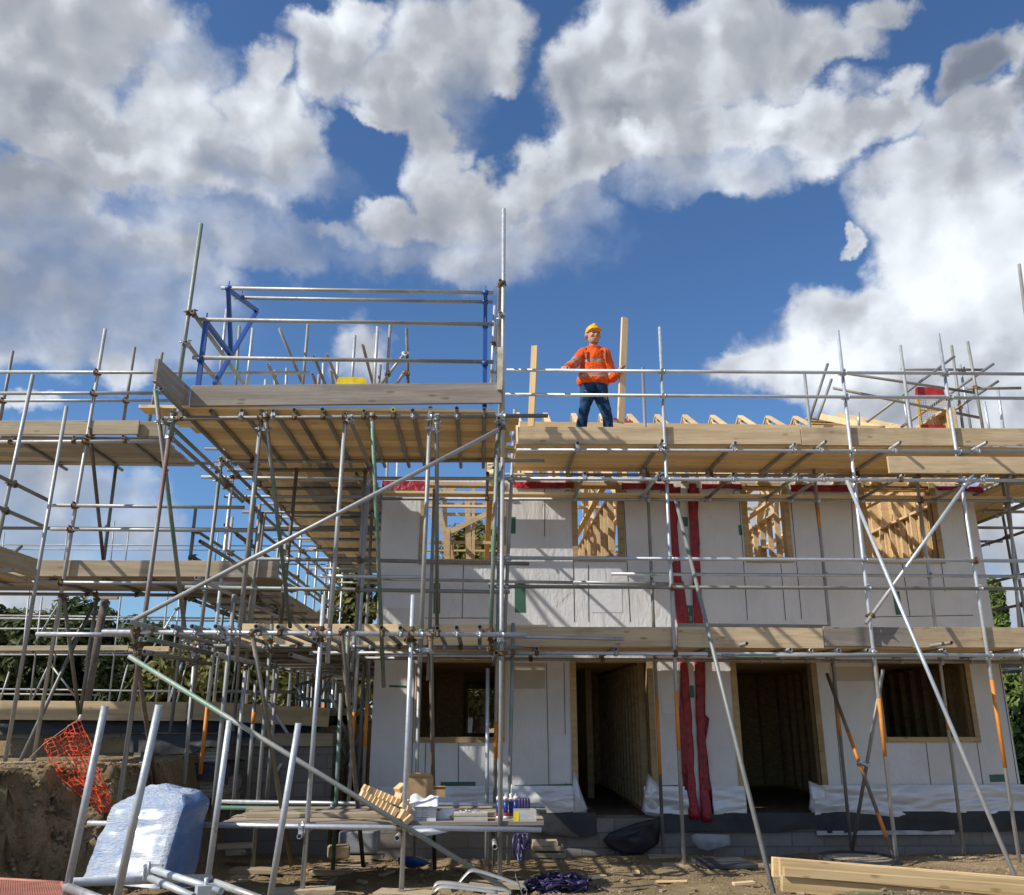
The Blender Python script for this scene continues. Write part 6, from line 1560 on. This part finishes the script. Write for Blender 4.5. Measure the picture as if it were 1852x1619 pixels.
# chunk of concrete, grey block, sheet
mb = MB(); p = P(612, 1540, 11.5); mb.box(p, (.26, .2, .15), Matrix.Rotation(.3, 3, 'Z')); o = tag(mb.build('concrete_lump', STONE), 'rough concrete block lying behind the bench', 'block'); o.modifiers.new('bevel', 'BEVEL').width = .02
mb = MB(); p = P(650, 1522, 12.0); mb.box(p, (.50, .22, .26), Matrix.Rotation(-.05, 3, 'Z')); o = tag(mb.build('grey_bin', plain('grey_bin', (.24, .25, .27), .5)), 'grey bucket-like box standing behind the bench at the wall corner', 'box'); o.modifiers.new('bevel', 'BEVEL').width = .02
mb = MB(); fan(mb, [(1250, 1512), (1258, 1508), (1319, 1510), (1321, 1528), (1280, 1541), (1262, 1535), (1252, 1522)], 12.55, P(1285, 1522, 12.5), .04)
o = tag(mb.build('torn_sheet', plain('pale_grey_sheet', (.34, .335, .34), .6, 0, .1)), 'torn pale grey sheet propped against the block plinth', 'sheet'); o.modifiers.new('solid', 'SOLIDIFY').thickness = .006
mb = MB(); mb.box(P(1602, 1506, 12.72), (1.95, .02, .055)); tag(mb.build('white_strip', plain('pale_strip', (.45, .44, .43), .6)), 'long pale strip along the plinth below the right window', 'strip')
rgo = random.Random(21)
for u, v, lab in ((1080, 1583, 'wood offcut lying right of the purple strap heap'), (1150, 1570, 'wood offcut lying between the strap heap and the props'), (1215, 1596, 'wood offcut near the foot of the green and grey raking prop'), (1345, 1600, 'wood offcut just left of the raking prop foot'), (1460, 1566, 'wood offcut before the round manhole'), (655, 1590, 'wood offcut lying below the middle of the bench'), (440, 1600, 'wood offcut lying right of the stillage base'), (840, 1560, 'wood offcut under the bench near the diagonal tube'), (980, 1570, 'wood offcut behind the purple strap heap'), (700, 1578, 'wood offcut under the bench left of the blue sack'), (560, 1560, 'wood offcut behind the bench left of the green standard')):
    p0_ = PZ(u, v, .25); z_ = gh(p0_.x, p0_.y); an = rgo.random()*3; 
    o = board('wood_offcut', rgo.choice([TANW, FRESH, DECK]), None, (p0_.x, p0_.y, z_+.02), (math.cos(an), math.sin(an), rgo.uniform(-.08, .08)), (0, 0, 1), rgo.uniform(.12, .38), rgo.uniform(.04, .10), rgo.uniform(.015, .03)); tag(o, lab, 'offcut', 'wood offcuts dropped on the dirt')
# planks by the plinth
pk_ = thing('plank_stack', 'small stack of planks on the dirt below the first doorway', 'planks', P(990, 1550, 11.9))
for u0, u1, v in ((962, 1022, 1545), (962, 1018, 1533), (963, 1008, 1524)):
    a, b = P(u0, v, 11.85), P(u1, v, 11.85); board('board', TANW, pk_, (a+b)/2, b-a, (0, 0, 1), (b-a).length, .22, .055)
# black square cover
mb = MB(); a = P(1310, 1566, 10.9); g0 = gh(a.x, a.y); mb.box((a.x, a.y, g0+.05), (.62, .52, .045), Matrix.Rotation(.12, 3, 'Z')); mb.box((a.x, a.y, g0+.075), (.54, .44, .012), Matrix.Rotation(.12, 3, 'Z'))
o = tag(mb.build('access_cover', plain('black_plastic_cover', (.05, .055, .06), .4, 0, .3, 5, .3)), 'square black plastic cover lying on the dirt', 'cover'); o.modifiers.new('bevel', 'BEVEL').width = .008
# round manhole
mh = thing('manhole_ring', 'round manhole ring filled with chippings in front of the second doorway', 'manhole', P(1552, 1548, 11.2))
c = P(1552, 1550, 11.25); c.z = gh(c.x, c.y)+.01
mb = MB(); r0 = .42
for k, (r, z) in enumerate(((.46, 0), (.46, .09), (.41, .09), (.40, .06))): 
    j = mb.ring(c+Z3(z), X3(r), Y3(r), 40)
    if k: mb.bridge(j-40, j, 40)
mb.build('ring', plain('black_ring', (.03, .03, .032), .5), mh)
mb = MB(); j = mb.ring(c+Z3(.065), X3(.405), Y3(.405), 40); mb.face([j+k for k in range(40)]); mb.build('chippings', plain('chippings', (.34, .29, .22), .95, 0, .45, 55, .9, .2, .02), mh)
# timber stack in the right foreground
ts = [('topmost long timber of the stack at bottom right', 1408, 1552, 1870, 1592, 8.62, .05, .16, 0), ('long timber lying in the middle of the stack at bottom right', 1416, 1568, 1870, 1602, 8.42, .06, .075, .05), ('lowest long timber of the stack at bottom right', 1412, 1583, 1870, 1626, 8.46, .07, .13, .0), ('timber behind, its end showing left of the stack', 1395, 1550, 1870, 1588, 8.72, .06, .17, .0)]
for lab, u0, v0, u1, v1, Y, th, w_, o_ in ts:
    a = P(u0, v0, Y); b = P(u1, v1, Y-.12); d = b-a; nrm = d.normalized().cross(Vector((0, 0, 1))).normalized()
    o = board('timber_beam', FRESH, None, (a+b)/2-Z3(w_/2), d, nrm, d.length, w_, th); tag(o, lab, 'timber', 'fresh timbers stacked at bottom right')
mb = MB()
for pts_ in ([(1512, 1612), (1560, 1614), (1610, 1613), (1660, 1618)],): 
    ribbon(mb, [PZ(u, v, gh(PZ(u, v, .4).x, PZ(u, v, .4).y)+.03) for u, v in pts_], .01, up=(0, 0, 1))
o = tag(mb.build('green_strip', plain('green_strip', (.03, .22, .12), .5)), 'thin green plastic strip on the dirt before the timber stack', 'strip'); o.modifiers.new('solid', 'SOLIDIFY').thickness = .002
# ------------------------------------------------------------------ mesh gate on the right roof scaffold
gt = thing('mesh_gate', 'small yellow framed mesh gate with red panels at roof level on the right', 'gate', P(1685, 775, 13.3))
Yg = 13.35
def gq(u, v): return P(u, v, Yg)
mb = MB(); a, b = gq(1656, 714), gq(1709, 700); pts_ = [gq(1656, 714), gq(1656, 703), gq(1659, 699.5), gq(1706, 702), gq(1709, 714)]
k = len(mb.v); mb.v += pts_+[p+Y3(.02) for p in pts_]; mb.face([k+i for i in range(5)][::-1]); mb.face([k+5+i for i in range(5)])
for i in range(5): mb.face([k+i, k+(i+1) % 5, k+5+(i+1) % 5, k+5+i])
REDG = plain('red_gate_panel', (.42, .03, .035), .5)
mb.build('top_panel', REDG, gt)
mb = MB(); mb.bar(gq(1665, 771), gq(1719, 772), .025, .05); mb.build('bottom_panel', REDG, gt)
mb = MB(); 
for (u0, v0, u1, v1) in ((1656, 716, 1665, 774), (1660, 716, 1669, 774), (1712, 714, 1718, 774), (1663, 742, 1716, 743)): mb.bar(gq(u0, v0), gq(u1, v1), .018, .018)
mb.build('frame', plain('yellow_gate_paint', (.62, .36, .03), .5), gt)
mb = MB()
for i in range(13): f = i/12; mb.cyl(gq(1659+53*f, 714), gq(1668+51*f, 770), .0025, 4)
for i in range(14): f = i/13; mb.cyl(gq(1658+9*f, 716+55*f), gq(1711+7*f, 716+55*f), .0025, 4)
mb.build('mesh', plain('gate_wire', (.50, .38, .30), .5, .3), gt)
